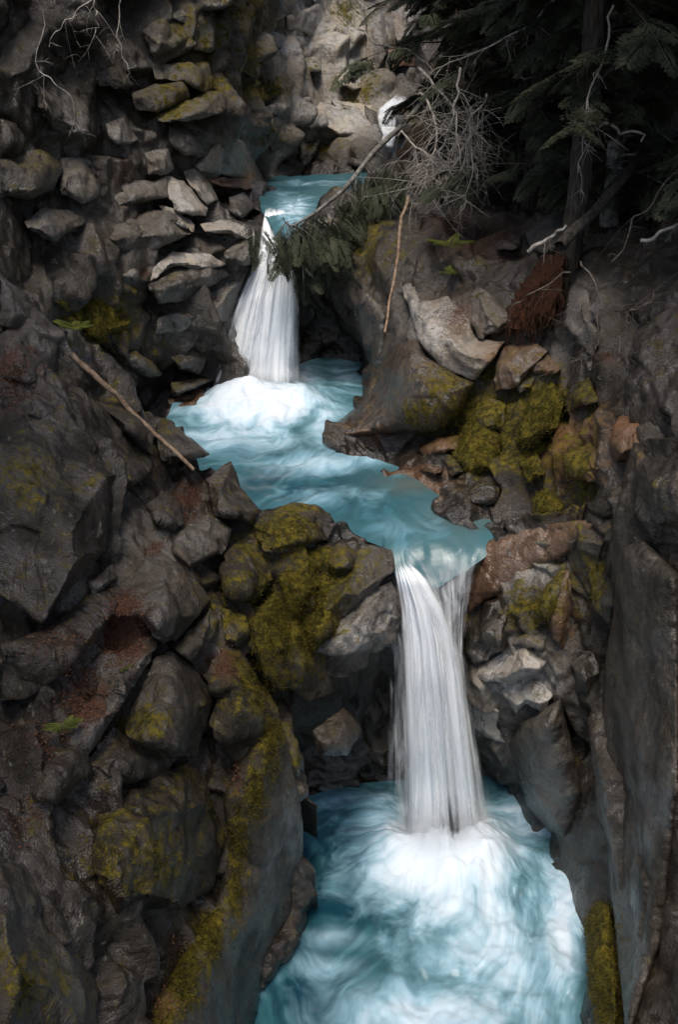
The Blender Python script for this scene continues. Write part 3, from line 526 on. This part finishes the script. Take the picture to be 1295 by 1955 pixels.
for o, r, kw in [
 (P_(1150,1330,1165,1200,1185,1045,1230,1030,1300,1100,1300,1500,1260,1800,1210,1960,1200,2050,1180,1800,1160,1600), P_(1190,1130,1230,1080,1200,1400,1210,1700,1270,1400), dict(tone=.2, b=.45, smooth=True, rust=.1, label='tall brown-grey rock buttress forming the right gorge wall')),
 (P_(1212,858,1245,840,1300,880,1320,1040,1250,1040,1215,980), P_(1230,870,1260,900,1270,1000), dict(tone=.12, b=.4)),
 (P_(1118,1760,1140,1720,1165,1730,1175,1850,1180,1990,1130,1960), None, dict(moss=1., b=.35))]:
    rock(RW, o, r, **kw)
# ---------------------------------------------------------------- ground, forest floor
def sheet(name, xs, ys, zf, mat):
    gx, gy = np.meshgrid(xs, ys); V = np.stack([gx.ravel(), gy.ravel(), zf(gx.ravel(), gy.ravel())], 1)
    i = np.arange(gx.size).reshape(gx.shape); q = np.stack([i[:-1, :-1].ravel(), i[:-1, 1:].ravel(), i[1:, 1:].ravel(), i[1:, :-1].ravel()], 1)
    return tag(mesh_obj(name, V, q, mat), kind='structure')
sheet('ground', np.linspace(-200, 200, 41), np.linspace(-200, 200, 41), lambda x, y: 0*x-2.2, M_SOIL)
fl = tps([(680,420,24),(800,470,22),(1000,480,20),(1090,470,18.2),(1300,480,16.5),(1700,600,13),(1000,300,26),(1300,300,22),(1700,300,18),(800,200,36),(1000,100,36),(1300,100,31),(1700,0,26),(800,0,44),(1000,-300,46),(1700,-300,34)])
SURF['forest'] = fl
p, q, bnd, bv = px_grid([(790,-320),(1900,-320),(1900,640),(1200,520),(900,500),(720,440),(720,350),(790,250)], 8)
V = unproj(p[:, 0], p[:, 1], fl(p[:, 0], p[:, 1])); V[:, 2] += .25*fbm(V*.8, 4, 77)
tag(mesh_obj('forest_floor', V, q, M_SOIL), kind='structure')
# ---------------------------------------------------------------- water
def pool(name, poly, z, foam, deep=(), shallow=(), centre=(0, 0), bumps=(), step=4, slope=None):
    p, q, bnd, bv = px_grid(poly, step); V = unproj(p[:, 0], p[:, 1], y_at_z(p[:, 1], z))
    c = unproj(centre[0], centre[1], y_at_z(centre[1], z)); r = V-c
    ang = np.arctan2(r[:, 1], r[:, 0]); rad = np.hypot(r[:, 0], r[:, 1])
    ang = np.arctan2(r[:, 0], -r[:, 1]); wv = .55*fbm(V*.55, 3, 5); wu = .35*fbm(V*.8, 3, 6)
    rl = np.sqrt(rad+.15); sw = np.stack([ang*1.9*np.sqrt(rl)+wu+.35*rad, rl*2.2+wv, .25*fbm(V*.4, 2, 9)], 1)
    fm = paint(p, foam); h = .16*fm*fbm(V*1.6, 4, 3)+.03*fbm(V*2.2, 3, 8)
    for x, y, rx, ry, a in bumps: h = h+a*np.exp(-(((p[:, 0]-x)/rx)**2+((p[:, 1]-y)/ry)**2))
    V[:, 2] += h
    if slope: V[:, 2] -= slope(p)
    return tag(mesh_obj(name, V, q, M_POOL, None, {'foam': fm, 'flow': np.c_[sw, np.ones(len(sw))], 'deep': paint(p, deep), 'shallow': paint(p, shallow)}), kind='structure')
pool('lower_pool', P_(470,2200,480,1700,540,1530,700,1490,930,1480,1010,1530,1130,1600,1200,1800,1250,2200), 0,
     [(850,1630,150,100,1.35),(930,1790,170,200,.78),(1070,1760,50,160,.9),(870,1720,110,90,.9),(1000,1560,90,50,.85),(1060,1700,50,110,.7),(750,1560,60,60,.6),(620,1850,110,30,.5),(850,1930,250,70,.85),(720,1690,60,80,.6),(640,1530,60,20,.4),(640,1790,70,25,.55)],
     [(630,1690,130,150,1.1),(560,1900,110,90,1.),(980,1740,60,50,.4),(700,1600,90,60,.8)], centre=(850,1600), bumps=[(850,1615,90,36,.42),(900,1655,100,40,.22),(790,1640,70,30,.2)])
pool('middle_pool', P_(300,830,330,770,420,735,560,700,600,685,715,685,730,730,640,860,760,890,880,975,965,1000,930,1042,895,1052,830,1062,775,1066,745,1046,690,1032,560,1000,400,930), 5.2,
     [(490,770,130,45,1.35),(560,720,70,35,.9),(450,830,130,45,.8),(620,800,60,60,.75),(600,885,140,30,.62),(700,870,70,30,.6),(660,715,50,40,.65),(800,1010,90,40,.45),(640,950,120,30,.4)],
     [(560,920,140,40,.8),(440,865,60,16,.8),(700,970,90,30,.5),(650,740,40,30,.3)], [(880,985,60,30,.35),(700,850,60,10,.5),(790,925,60,18,.4)], centre=(500,750), bumps=[(495,756,95,20,.34),(450,775,60,16,.15)],
     slope=lambda p: .5*np.clip((p[:, 1]-1015)/45, 0, 1)**2*(p[:, 0] > 735))
pool('upper_pool', P_(490,352,525,336,700,330,725,345,650,378,600,405,566,428,530,434,500,405), 8.6,
     [(560,400,35,30,.75),(600,350,80,8,.5),(550,375,30,20,.5)], [(620,352,60,12,.5)], centre=(560,400), step=2.5, slope=lambda p: .25*np.clip((p[:, 1]-405)/25, 0, 1)**2)
def fall(root, name, rows, thick, dens, seed, edge=.35, fade=.07):
    """rows: (left px, right px, py, Y) from lip to foot; a rounded body of falling water"""
    R = np.array(rows, float); n = 90; m = 56; t = np.linspace(0, len(R)-1, n)
    I = [np.interp(t, np.arange(len(R)), R[:, k]) for k in range(4)]
    k = np.hanning(9); k /= k.sum()
    I = [np.convolve(np.pad(a, 4, mode='reflect', reflect_type='odd'), k, 'valid') for a in I]
    hwm = float(np.mean(I[1]-I[0]))/110; s = np.linspace(-1, 1, m); Vv, fl_, de = [], [], []
    for side in (1, -1):
        for j in range(n):
            cx = (I[0][j]+I[1][j])/2; hw = (I[1][j]-I[0][j])/2
            prof = np.sqrt(np.maximum(1-s*s, 0)); rip = .10*vnoise(np.stack([s*7+seed, np.full(m, j*.05), np.full(m, seed*1.)], 1))+.05*vnoise(np.stack([s*19, np.full(m, j*.04), np.full(m, seed+3.)], 1))
            Vv.append(unproj(cx+s*hw, np.full(m, I[2][j]), I[3][j]-side*thick*(prof*(1+rip)+rip*.6)))
            wob = s*(1.0+.15*j/n)+seed*3; fl_.append(np.stack([wob*hwm, np.full(m, j/n*3.), np.full(m, seed+side*2.), np.ones(m)], 1))
            de.append(min(1, j/(n-1)/fade)*min(1, (1-j/(n-1))/.12)*dens(s, j/(n-1))*np.clip((1-np.abs(s))/edge, 0, 1)**.7)
    V = np.concatenate(Vv); idx = np.arange(n*m).reshape(n, m)
    q = np.stack([idx[:-1, :-1].ravel(), idx[1:, :-1].ravel(), idx[1:, 1:].ravel(), idx[:-1, 1:].ravel()], 1); q = np.vstack([q, q[:, ::-1]+n*m])
    return mesh_obj(name, V, q, M_FALL, root, {'flow': np.concatenate(fl_), 'body': np.concatenate(de)})
def strands(root, rows, n, seed, thick=.07):
    """uneven ropes of water in front of and beside the main body"""
    rg = np.random.default_rng(seed); R_ = np.array(rows, float)
    for k in range(n):
        c0 = rg.uniform(-.85, .85); c1 = c0+rg.normal(0, .12); wd = rg.uniform(.07, .2); i0 = int(rg.integers(0, max(1, len(R_)-4))); out = []
        for i in range(i0, len(R_)):
            t = i/(len(R_)-1); cx, hw = (R_[i, 0]+R_[i, 1])/2, (R_[i, 1]-R_[i, 0])/2; c = cx+hw*(c0+(c1-c0)*t); w_ = hw*wd*(.6+.8*t)
            out.append((c-w_, c+w_, R_[i, 2], R_[i, 3]-.30*math.sqrt(max(0, 1-c0*c0))-rg.uniform(.02, .1)))
        d0 = rg.uniform(.45, .8); fall(root, 'strand', out, thick, lambda s, t, d0=d0: d0*(1-.45*t)+0*s, 20+seed+k, .8, .25)
def waterfall(loc, label): return tag(empty('waterfall', (0, 0, 0)), label, 'waterfall')
w1 = waterfall(None, 'tall lower waterfall plunging into the nearest foaming pool')
fall(w1, 'main_stream', [(752,788,1072,13.2),(756,822,1110,13.0),(764,850,1160,12.95),(766,874,1220,12.9),(768,888,1300,12.85),(770,900,1400,12.85),(772,912,1500,12.9),(770,924,1580,12.9),(766,932,1628,12.8)], .30, lambda s, t: .95-.1*t+0*s, 1)
strands(w1, [(756,822,1110,13.0),(764,850,1160,12.95),(766,874,1220,12.9),(768,888,1300,12.85),(770,900,1400,12.85),(772,912,1500,12.9),(766,926,1600,12.85)], 9, 40)
fall(w1, 'veil', [(745,830,1180,13.3),(745,890,1250,13.2),(742,905,1350,13.15),(740,920,1450,13.1),(738,940,1550,13.1),(740,950,1600,13.0)], .2, lambda s, t: .22+.35*np.exp(-((s-.3)/.5)**2), 2, .2)
fall(w1, 'lip_sheet', [(765,930,1046,13.3),(790,920,1068,13.05),(815,905,1110,13.05),(835,893,1160,13.0),(845,888,1210,12.95),(850,886,1270,12.9)], .10, lambda s, t: .36-.08*s-.03*t, 3, .3, .45)
def mist(root, px, py, Y, rx, ry, rz, dens):
    th = np.linspace(0, 2*math.pi, 24, endpoint=False); ph = np.linspace(0, math.pi, 14); c = unproj(px, py, Y)
    V = np.array([[rx*math.sin(a)*math.cos(b), ry*math.sin(a)*math.sin(b), rz*math.cos(a)] for a in ph for b in th])
    q = np.array([(i*24+j, (i+1)*24+j, (i+1)*24+(j+1) % 24, i*24+(j+1) % 24) for i in range(13) for j in range(24)])
    m, n, out = new_mat('spray_mist'); g = G(n)
    v = g.n('Mapping', {'Vector': g.n('TexCoord').outputs['Object'], 'Scale': (1/rx, 1/ry, 1/rz)}).outputs[0]
    r = g.n('VectorMath', {0: v}, operation='LENGTH').outputs['Value']; f = g.math('POWER', g.math('SUBTRACT', 1, r, True), 1.5)
    vol = g.n('VolumePrincipled', {'Color': (.99, .995, 1, 1), 'Density': g.math('MULTIPLY', f, dens), 'Anisotropy': .1}); n.links.new(vol.outputs[0], out.inputs['Volume'])
    o = mesh_obj('spray_mist', V, q, m, root); o.location = c; tag(o, kind='stuff')
mist(w1, 850, 1575, 12.75, 1.05, .8, .75, 2.6)
w2 = waterfall(None, 'broad upper waterfall dropping into the turquoise middle pool')
fall(w2, 'main_stream', [(505,545,396,23.2),(500,556,425,22.6),(492,566,460,22.1),(480,566,510,21.85),(452,570,570,21.65),(430,571,640,21.5),(416,572,700,21.4),(404,576,757,21.2)], .35, lambda s, t: .98-.18*t+.1*s, 5)
strands(w2, [(500,560,460,22.1),(480,566,510,21.85),(452,570,570,21.65),(430,571,640,21.5),(416,572,700,21.4),(404,576,748,21.25)], 9, 70)
fall(w2, 'lip_sheet', [(515,590,398,23.3),(518,578,425,22.6),(508,570,455,22.3),(492,566,500,22.1)], .08, lambda s, t: .6+0*s, 12, .3, .25)
fall(w2, 'veil', [(500,560,450,22.6),(470,570,530,22.4),(445,573,600,22.2),(425,575,670,22.0),(408,577,725,21.7),(400,582,750,21.4)], .25, lambda s, t: .52-.1*s, 6, .12)
mist(w2, 495, 735, 21.2, 1.25, .8, .7, 2.4)
w3 = waterfall(None, 'small white cascade at the head of the gorge')
fall(w3, 'upper_step', [(752,786,180,33),(738,776,194,32.4),(722,764,208,31.8),(720,758,226,31.5),(724,757,250,31.3)], .2, lambda s, t: .68+0*s, 8, .35, .3)
fall(w3, 'lower_step', [(724,757,240,31.2),(730,758,258,30.9),(724,752,282,30.5)], .15, lambda s, t: .7-.2*t+0*s, 9)
# ---------------------------------------------------------------- wood and foliage
def tube(path, r0, r1, sides=6, wob=0.0, seed=0):
    P = np.array(path, float); n = len(P); V = []; Fq = []
    T_ = np.gradient(P, axis=0); T_ /= np.maximum(np.linalg.norm(T_, axis=1, keepdims=True), 1e-9)
    ref = np.array([.3, .5, .81]); 
    for i in range(n):
        u = np.cross(T_[i], ref); u /= max(np.linalg.norm(u), 1e-6); v = np.cross(T_[i], u); r = r0+(r1-r0)*i/(n-1)
        for k in range(sides):
            a = 2*math.pi*k/sides; rr = r*(1+wob*math.sin(seed+i*1.9+k*2.3)); V.append(P[i]+rr*(math.cos(a)*u+math.sin(a)*v))
    for i in range(n-1):
        for k in range(sides):
            a, b = i*sides+k, i*sides+(k+1) % sides; Fq.append((a, b, b+sides, a+sides))
    return np.array(V), np.array(Fq)
def join(parts):
    Vs, Fs, o = [], [], 0
    for V, f in parts: Vs.append(V); Fs.append(f+o); o += len(V)
    return np.vstack(Vs), np.vstack(Fs)
def curve(pts, n=14, jit=0., seed=0):
    P = np.array(pts, float); t = np.linspace(0, len(P)-1, n); C = np.stack([np.interp(t, np.arange(len(P)), P[:, k]) for k in range(3)], 1)
    if len(P) > 2:
        k = np.array([.25, .5, .25]); 
        for _ in range(2): C[1:-1] = k[0]*C[:-2]+k[1]*C[1:-1]+k[2]*C[2:]
    r = np.random.default_rng(seed); J = r.normal(0, 1, (n, 3))*jit*2.2
    for _ in range(2): J[1:-1] = .25*J[:-2]+.5*J[1:-1]+.25*J[2:]
    J[0] = J[-1] = 0; return C+J
def twigs(C, count, ln, r, seed, droop=.4, spread=1., start=.15, rec=1):
    rg = np.random.default_rng(seed); out = []
    for _ in range(count):
        i = int(len(C)*rg.uniform(start, .98)); i = min(i, len(C)-2); b = C[i]; d = C[i+1]-C[i]; d /= max(np.linalg.norm(d), 1e-6)
        v = d*rg.uniform(.1, .6)+rg.normal(0, 1, 3)*np.array([1, .5, .7])*spread; v[2] -= droop; v /= np.linalg.norm(v); L = ln*rg.uniform(.4, 1.2)
        bend = rg.normal(0, .25, 3); bend[2] -= droop*.7
        c = np.array([b+v*L*t+bend*L*t*t for t in np.linspace(0, 1, 7)]); out.append(tube(c, r, r*.3, 4))
        if rec: out += twigs(c, 3, L*.5, r*.55, int(rg.integers(1e9)), droop, spread, .3, rec-1)
    return out
def branch(name, pts, r0, r1, label, mat=M_DEAD, tw=0, ln=.5, tr=.006, seed=0, jit=.02, cat='branch', droop=.4, wob=.12, rec=1):
    C = curve([unproj(*p) for p in pts], 18, jit, seed); root = tag(empty(name, C[0]), label, cat)
    def loc(vf): return (vf[0]-C[0], vf[1])
    mesh_obj('stem', *loc(tube(C, r0, r1, 7, wob, seed)), mat, root)
    if tw: tag(mesh_obj('twigs', *loc(join(twigs(C, tw, ln, tr, seed+1, droop, rec=rec))), mat, root), kind='stuff')
    return root, C
def spray(rg, L=1.0, coarse=False):
    """a flat drooping conifer spray: rachis, side shoots and leaflets"""
    V, Fq = [], []
    ns, nl, sz = (5, 2, .30) if coarse else (12, 5, .10)
    for sgn in (-1, 1):
        for k in range(ns):
            t = k/ns; bx = np.array([t*L, 0, -.22*t*t*L]); sl = .42*L*(1-t*.85)*rg.uniform(.7, 1.1); a = math.radians(rg.uniform(42, 62))
            dv = np.array([math.cos(a), sgn*math.sin(a), -.25])
            for j in range(nl):
                u = (j+1)/nl; c = bx+dv*sl*u+np.array([0, 0, -.18*sl*u*u]); s = sz*L*(1.15-u*.5)
                for e in (-1, 1):
                    b = math.radians(38)*e; d2 = np.array([dv[0]*math.cos(b)-dv[1]*math.sin(b), dv[0]*math.sin(b)+dv[1]*math.cos(b), dv[2]+rg.uniform(-.25, .1)])
                    w_ = np.array([-d2[1], d2[0], rg.uniform(-.3, .3)])*.22; i = len(V)
                    V += [c, c+d2*s*.5+w_*s, c+d2*s*1.3, c+d2*s*.5-w_*s]; Fq.append((i, i+1, i+2, i+3))
    return np.array(V), np.array(Fq)
_rg = np.random.default_rng(4); SPRAYS = [spray(_rg) for _ in range(5)]; COARSE = [spray(_rg, 1.0, True) for _ in range(5)]
def place_spray(rg, at, d, L, roll=0., lib=None):
    V, f = (lib or SPRAYS)[int(rg.integers(5))]; d = d/np.linalg.norm(d); side = np.cross([0, 0, 1], d); side /= max(np.linalg.norm(side), 1e-6); up = np.cross(d, side)
    c, s = math.cos(roll), math.sin(roll); sd, u2 = side*c+up*s, up*c-side*s
    return at+L*(V[:, :1]*d+V[:, 1:2]*sd+V[:, 2:3]*u2), f
def conifer(base, h, rad, label, seed, zlo=2.0, nb=26, blen=3., lean=(0, 0), mat=M_BARK, sprays=7, group='conifers on the right slope', low_h=5.0):
    rg = np.random.default_rng(seed); base = np.array(base, float); root = tag(empty('conifer_tree', base), label, 'tree', group)
    C = np.array([[lean[0]*t, lean[1]*t, -.4+(h+.4)*t] for t in np.linspace(0, 1, 24)]); C[:, :2] += rg.normal(0, .03, (24, 2))
    mesh_obj('trunk', *tube(C, rad, rad*.3, 12, .10, seed), mat, root); wood, fol = [], []
    up = 44; nlow = nb
    for k in range(nlow+up):
        low = k < nlow; z = zlo+low_h*(k+rg.uniform(0, 1))/nlow if low else zlo+low_h+(h-zlo-low_h)*(k-nlow+rg.uniform(0, 1))/up
        t = z/h; a = rg.uniform(0, 2*math.pi); L = blen*(1.05-.7*t)*rg.uniform(.6, 1.1)
        o = np.array([lean[0]*t, lean[1]*t, z]); d = np.array([math.cos(a), math.sin(a), rg.uniform(-.05, .25)])
        c = np.array([o+d*L*u+np.array([0, 0, -.32*L*u*u]) for u in np.linspace(0, 1, 8)])
        if low: mesh_obj('limb', *tube(c, .028, .006, 5), mat, root)
        else: wood.append(tube(c, .03, .006, 4))
        for j in range(sprays if low else 7):
            u = rg.uniform(.15, 1.); at = o+d*L*u+np.array([0, 0, -.32*L*u*u]); aa = a+rg.choice([-1, 1])*rg.uniform(.2, 1.1)
            fol.append(place_spray(rg, at, np.array([math.cos(aa), math.sin(aa), rg.uniform(-.7, 0)]), rg.uniform(.5, .95) if low else rg.uniform(1.0, 1.7), rg.uniform(-.4, .4), None if low else COARSE))
    tag(mesh_obj('limbs', *join(wood), mat, root), kind='stuff'); mesh_obj('crown', *join(fol), M_NEEDLE, root, smooth=False); return root
def on(px, py, s='forest'): return unproj(px, py, SURF[s](np.array([px]), np.array([py]))[0])
conifer(on(1095,490,'right_bank'), 15, .19, 'thick dark conifer trunk rising from the right bank, nearest large tree', 21, 3.0, 10, 3.2)
for i, (px, py, h, r, lab) in enumerate([
 (1165,430,14,.17,'slim lichen-grey conifer just right of the thick trunk'), (1010,400,16,.2,'conifer with low drooping boughs left of the thick trunk'), (900,330,17,.22,'conifer hanging over the bank above the dead branches'),
 (1370,640,14,.24,'added conifer just outside the right edge shading the bank'), (1330,470,15,.2,'conifer behind the pale broken log at the right edge'), (1060,330,16,.16,'thin conifer seen between the thick trunk and the dead twigs'),  # first tree here is added out of view, only to shade the bank
 (1250,400,15,.24,'dark conifer near the right edge of the picture'), (960,260,18,.25,'conifer deep in the shade behind the dead branches'), (1120,230,18,.26,'far shaded conifer behind the thick trunk'),
 (960,130,19,.25,'conifer leaning over the small top cascade'), (1300,250,18,.28,'far conifer at the right edge behind the slim trunks'), (1030,110,20,.3,'most distant conifer high on the right slope')]):
    conifer(on(px, py), h, r, lab, 30+i, 5.5 if px > 1320 and py > 500 else 3.0 if px == 960 and py == 130 else .8, 26, 3.2, mat=M_GREYBARK if i in (0,) else M_BARK, sprays=11)
# first: rim tree with boughs in view; the rest are added, unseen, for shade
for i, (x, y, z, h, lab) in enumerate([(-8.2,19,13.0,14,'conifer on the left cliff rim with boughs at the top left corner'), (-10,13.5,11.5,15,'added shading conifer on the left rim nearest the huge dark boulder'),
  (-6.5,7,9,17,'added unseen conifer beside the viewpoint shading the lower left boulders'), (6.8,9,9,17,'added unseen shade conifer above the right gorge wall'), (6.5,3,8,17,'added unseen shade conifer beside the viewpoint on the right rim'), (-7,1,8,18,'added unseen shade conifer left of the viewpoint on the near rim')]):
    conifer((x, y, z), h, .3, lab, 60+i, 1.2 if i == 0 else 4.6, 12, 4.6, sprays=7, group='conifers on the gorge rims')
# fallen tree and dead wood
fr, fc = branch('fallen_tree', [(815,190,28),(770,235,25.2),(700,305,22.8),(645,370,21.5),(600,413,21),(565,432,20.8),(540,415,20.7)], .075, .01, 'fallen conifer trunk slanting across the stream above the upper waterfall', M_GREYBARK, 80, .7, .008, 5, .03, 'fallen tree', 1.1)
rg = np.random.default_rng(9); fol = []
for k in range(300):
    t = rg.uniform(.3, 1.0); c = fc[min(int(t*17), 17)]+rg.normal(0, 1, 3)*np.array([.3, .2, .08])+np.array([.2, 0, -rg.uniform(.05, 1.0)*min(1, (1.15-t)*3)])
    fol.append(place_spray(rg, c-fc[0], np.array([rg.normal(.2, .6), rg.normal(0, .5), -.8]), rg.uniform(.35, .65), rg.uniform(-1, 1)))
mesh_obj('foliage', *join(fol), M_NEEDLE, fr, smooth=False)
br = [([(800,180,23),(830,215,21.5),(835,290,21),(800,370,20.6)], .03, .008, 'drooping grey dead boughs left of the twig tangle', 44, .9), ([(930,180,20.5),(900,240,20.2),(905,320,20),(880,400,19.8)], .022, .006, 'fine pale twigs hanging over the bare soil', 34, .8),
 ([(1060,0,19.5),(980,60,19.8),(890,110,20),(830,150,20.5),(700,340,21)][:4], .022, .009, 'long pale bare branch arching over the gorge from the top right', 12, .7),
 ([(880,130,20),(870,180,19.8),(860,240,19.6),(840,300,19.6)], .03, .01, 'pale forked dead branch hanging below the arching branch', 22, .8),
 ([(800,130,24),(850,190,22),(870,250,21),(890,340,20.5)], .03, .008, 'tangle of whitish dead twigs above the right bank', 40, 1.0),
 ([(760,260,22.5),(800,270,22),(840,320,21.5),(870,370,21)], .025, .008, 'lower tangle of pale twigs beside the fallen trunk', 36, .8),
 ([(850,380,20.5),(880,330,20.5),(900,260,20.5),(930,200,20.5)], .022, .006, 'upright spray of dead twigs in front of the dark forest', 26, .8),
 ([(686,55,30),(720,80,28),(780,95,27),(830,140,26)], .03, .012, 'thin dead limb crossing the rock face at the head of the gorge', 8, .6),
 ([(1170,10,16.5),(1150,110,16.4),(1110,210,16.2),(1105,330,16.2)], .02, .008, 'crooked grey branch hanging right of the thick trunk', 8, .5),
 ([(1110,232,16.8),(1170,250,16.6),(1225,270,16.5)], .03, .018, 'splintered broken limb pointing right from the thick trunk', 0, 0),
 ([(1295,330,15.5),(1230,400,15.5),(1180,480,15.2),(1170,500,15)], .018, .008, 'thin curved reddish stem at the right edge', 6, .5),
 ([(1090,520,15.5),(1000,570,15.8),(960,610,16)], .014, .006, 'thin pale twig leaning across the rotten red wood', 5, .4),
 ([(1110,500,15),(1150,560,14.4),(1140,640,14.2),(1090,690,14.4)], .016, .006, 'looping bare root twigs above the upright grey slab', 22, .7),
 ([(1250,560,13.5),(1200,600,13.4),(1180,690,13.2)], .014, .006, 'fine hanging twigs in the shade at the right', 26, .7)]
for i, (pts, r0, r1, lab, tw, ln) in enumerate(br): branch('dead_branch', pts, r0, r1, lab, M_DEAD if i < 10 else M_TWIG, tw, ln, .008 if i < 10 else .004, 100+i, .04, droop=.35)
for i, (pts, r0, lab, m) in enumerate([([(780,375,19.6),(765,450,19),(752,545,18.4),(735,635,17.6)], .035, 'long straight pale pole leaning down the right bank', M_STICK),
 ([(135,675,13.3),(210,745,13.3),(290,820,13.2),(370,897,12.9)], .045, 'long brown stick lying along the left bank ridge', M_STICK),
 ([(1010,480,16.2),(1050,452,16.1),(1083,430,16.0)], .035, 'short pale broken log beside the large tree base', M_DEAD), ([(1225,460,15),(1260,445,14.8),(1310,422,14.6)], .03, 'pale broken log at the right edge', M_DEAD),
 ([(1070,470,15.6),(1150,390,16.4),(1240,280,18),(1290,205,19.5)], .1, 'dark leaning trunk slanting up to the right edge', M_BARK)]):
    branch('fallen_branch' if r0 < .09 else 'leaning_trunk', pts, r0, r0*.6, lab, m, 3 if r0 < .05 else 0, .25, .006, 140+i, .015, 'branch' if r0 < .09 else 'trunk')
for i, (pts, lab) in enumerate([([(82,20,16.5),(68,130,16.5),(100,150,16.4),(130,180,16.4),(145,250,16.4)], 'bare curved twig dangling before the dark left cliff'), ([(175,0,16.6),(120,45,16.5),(93,90,16.5)], 'forked bare twig at the top left corner'),
  ([(230,0,17),(222,70,17),(235,110,17),(248,140,17)], 'hooked bare twig beside the mossy blocks'), ([(180,0,16.8),(185,40,16.8),(180,75,16.8)], 'short pale broken twig at the top left')]):
    branch('dead_branch', pts, .010, .004, lab, M_DEAD, 5, .35, .004, 170+i, .02)
# rotten red wood: broken fibrous slab standing on the bank
pl = D(640,300,680,200,780,60,840,0,872,20,832,200,810,250,720,292); p, q, bnd, bv = px_grid(rough_poly(pl, 5, 7, 3), 2.6)
Yr = SURF[RD](p[:, 0], p[:, 1])-.45; V = unproj(p[:, 0], p[:, 1], Yr); V[:, 1] -= .16*fbm(V*np.array([12, 3, 1.2]), 4, 2)+.12*facet(V, .25, 4); mp = {v: len(V)+i for i, v in enumerate(bv)}
W = V[bv]+np.array([0, .5, -.05]); tag(mesh_obj('rotten_stump', np.vstack([V, W]), np.vstack([q, np.array([(a, mp[a], mp[b], b) for a, b in bnd])]), M_ROTTEN), 'crumbling reddish rotten wood slab on the right bank below the large tree', 'stump')
RS = bpy.data.objects['rotten_stump']; rg = np.random.default_rng(3); fb = []
for k in range(150):
    i = int(rg.integers(len(V))); a0 = V[i]+np.array([0, -.05, 0]); L_ = rg.uniform(.15, .5)
    fb.append(tube([a0, a0+np.array([rg.normal(0, .03), -.05, -.4*L_]), a0+np.array([rg.normal(0, .06), -.02, -L_])], rg.uniform(.008, .022), .003, 4))
tag(mesh_obj('fibres', *join(fb), M_ROTTEN, RS), kind='stuff')
# fallen leaves and needles
LP = np.vstack(LITTER_PTS); LP = LP[RNG.choice(len(LP), min(20000, len(LP)), replace=False)]; n = len(LP)
a = RNG.uniform(0, 6.28, n); L = RNG.uniform(.006, .024, n); wd = L*RNG.uniform(.15, .6, n); LP = LP + RNG.normal(0, .02, (n, 3))*np.array([1, 1, .3])
u = np.stack([np.cos(a), np.sin(a), RNG.normal(0, .4, n)], 1); v = np.stack([-np.sin(a), np.cos(a), RNG.normal(0, .4, n)], 1)
V = np.stack([LP-u*L[:, None], LP+v*wd[:, None], LP+u*L[:, None], LP-v*wd[:, None]], 1).reshape(-1, 3)
tag(mesh_obj('leaf_litter', V, np.arange(4*n).reshape(n, 4), M_LITTER, smooth=False), 'red-brown needles and small leaves scattered over the ledges', 'leaf litter', kind='stuff')
MP = np.vstack(MOSS_PTS); MP = MP[RNG.choice(len(MP), min(14000, len(MP)), replace=False)]; MP = np.repeat(MP, 4, 0); n = len(MP)
b0 = MP[:, :3]+RNG.normal(0, .02, (n, 3)); dr = MP[:, 3:]*.6+RNG.normal(0, .5, (n, 3)); dr[:, 2] -= .15; dr /= np.linalg.norm(dr, axis=1, keepdims=True); sd_ = np.cross(dr, RNG.normal(0, 1, (n, 3))); sd_ /= np.linalg.norm(sd_, axis=1, keepdims=True)
Lm = RNG.uniform(.02, .06, (n, 1)); V = np.stack([b0-sd_*.006, b0+sd_*.006, b0+dr*Lm], 1).reshape(-1, 3)
tag(mesh_obj('moss_tufts', V, np.arange(3*n).reshape(n, 3), M_MOSS, smooth=False), 'short yellow-green moss growing in cushions on the rocks', 'moss', kind='stuff')
# small plants
def fern(px, py, Y, size, label, seed):
    rg = np.random.default_rng(seed); c = unproj(px, py, Y); parts = []
    for k in range(9):
        aa = rg.uniform(0, 6.28); parts.append(place_spray(rg, np.zeros(3), np.array([math.cos(aa), math.sin(aa), rg.uniform(.1, .7)]), size*rg.uniform(.6, 1)))
    o = mesh_obj('fern_plant', *join(parts), M_FERN, smooth=False); o.location = c; tag(o, label, 'plant')
fern(870,520,18.6,.35,'small green plant on the needle-covered ledge', 1); fern(140,625,13.5,.3,'small pale fern on the left bank ridge', 2); fern(120,1385,8.5,.22,'dark spiky plant in the litter of the left bank', 3)
fern(860,465,19.2,.45,'leafy shrub on the bare soil above the right bank', 4); fern(230,1275,9.7,.18,'little rosette plant beside the diagonal slab', 5)
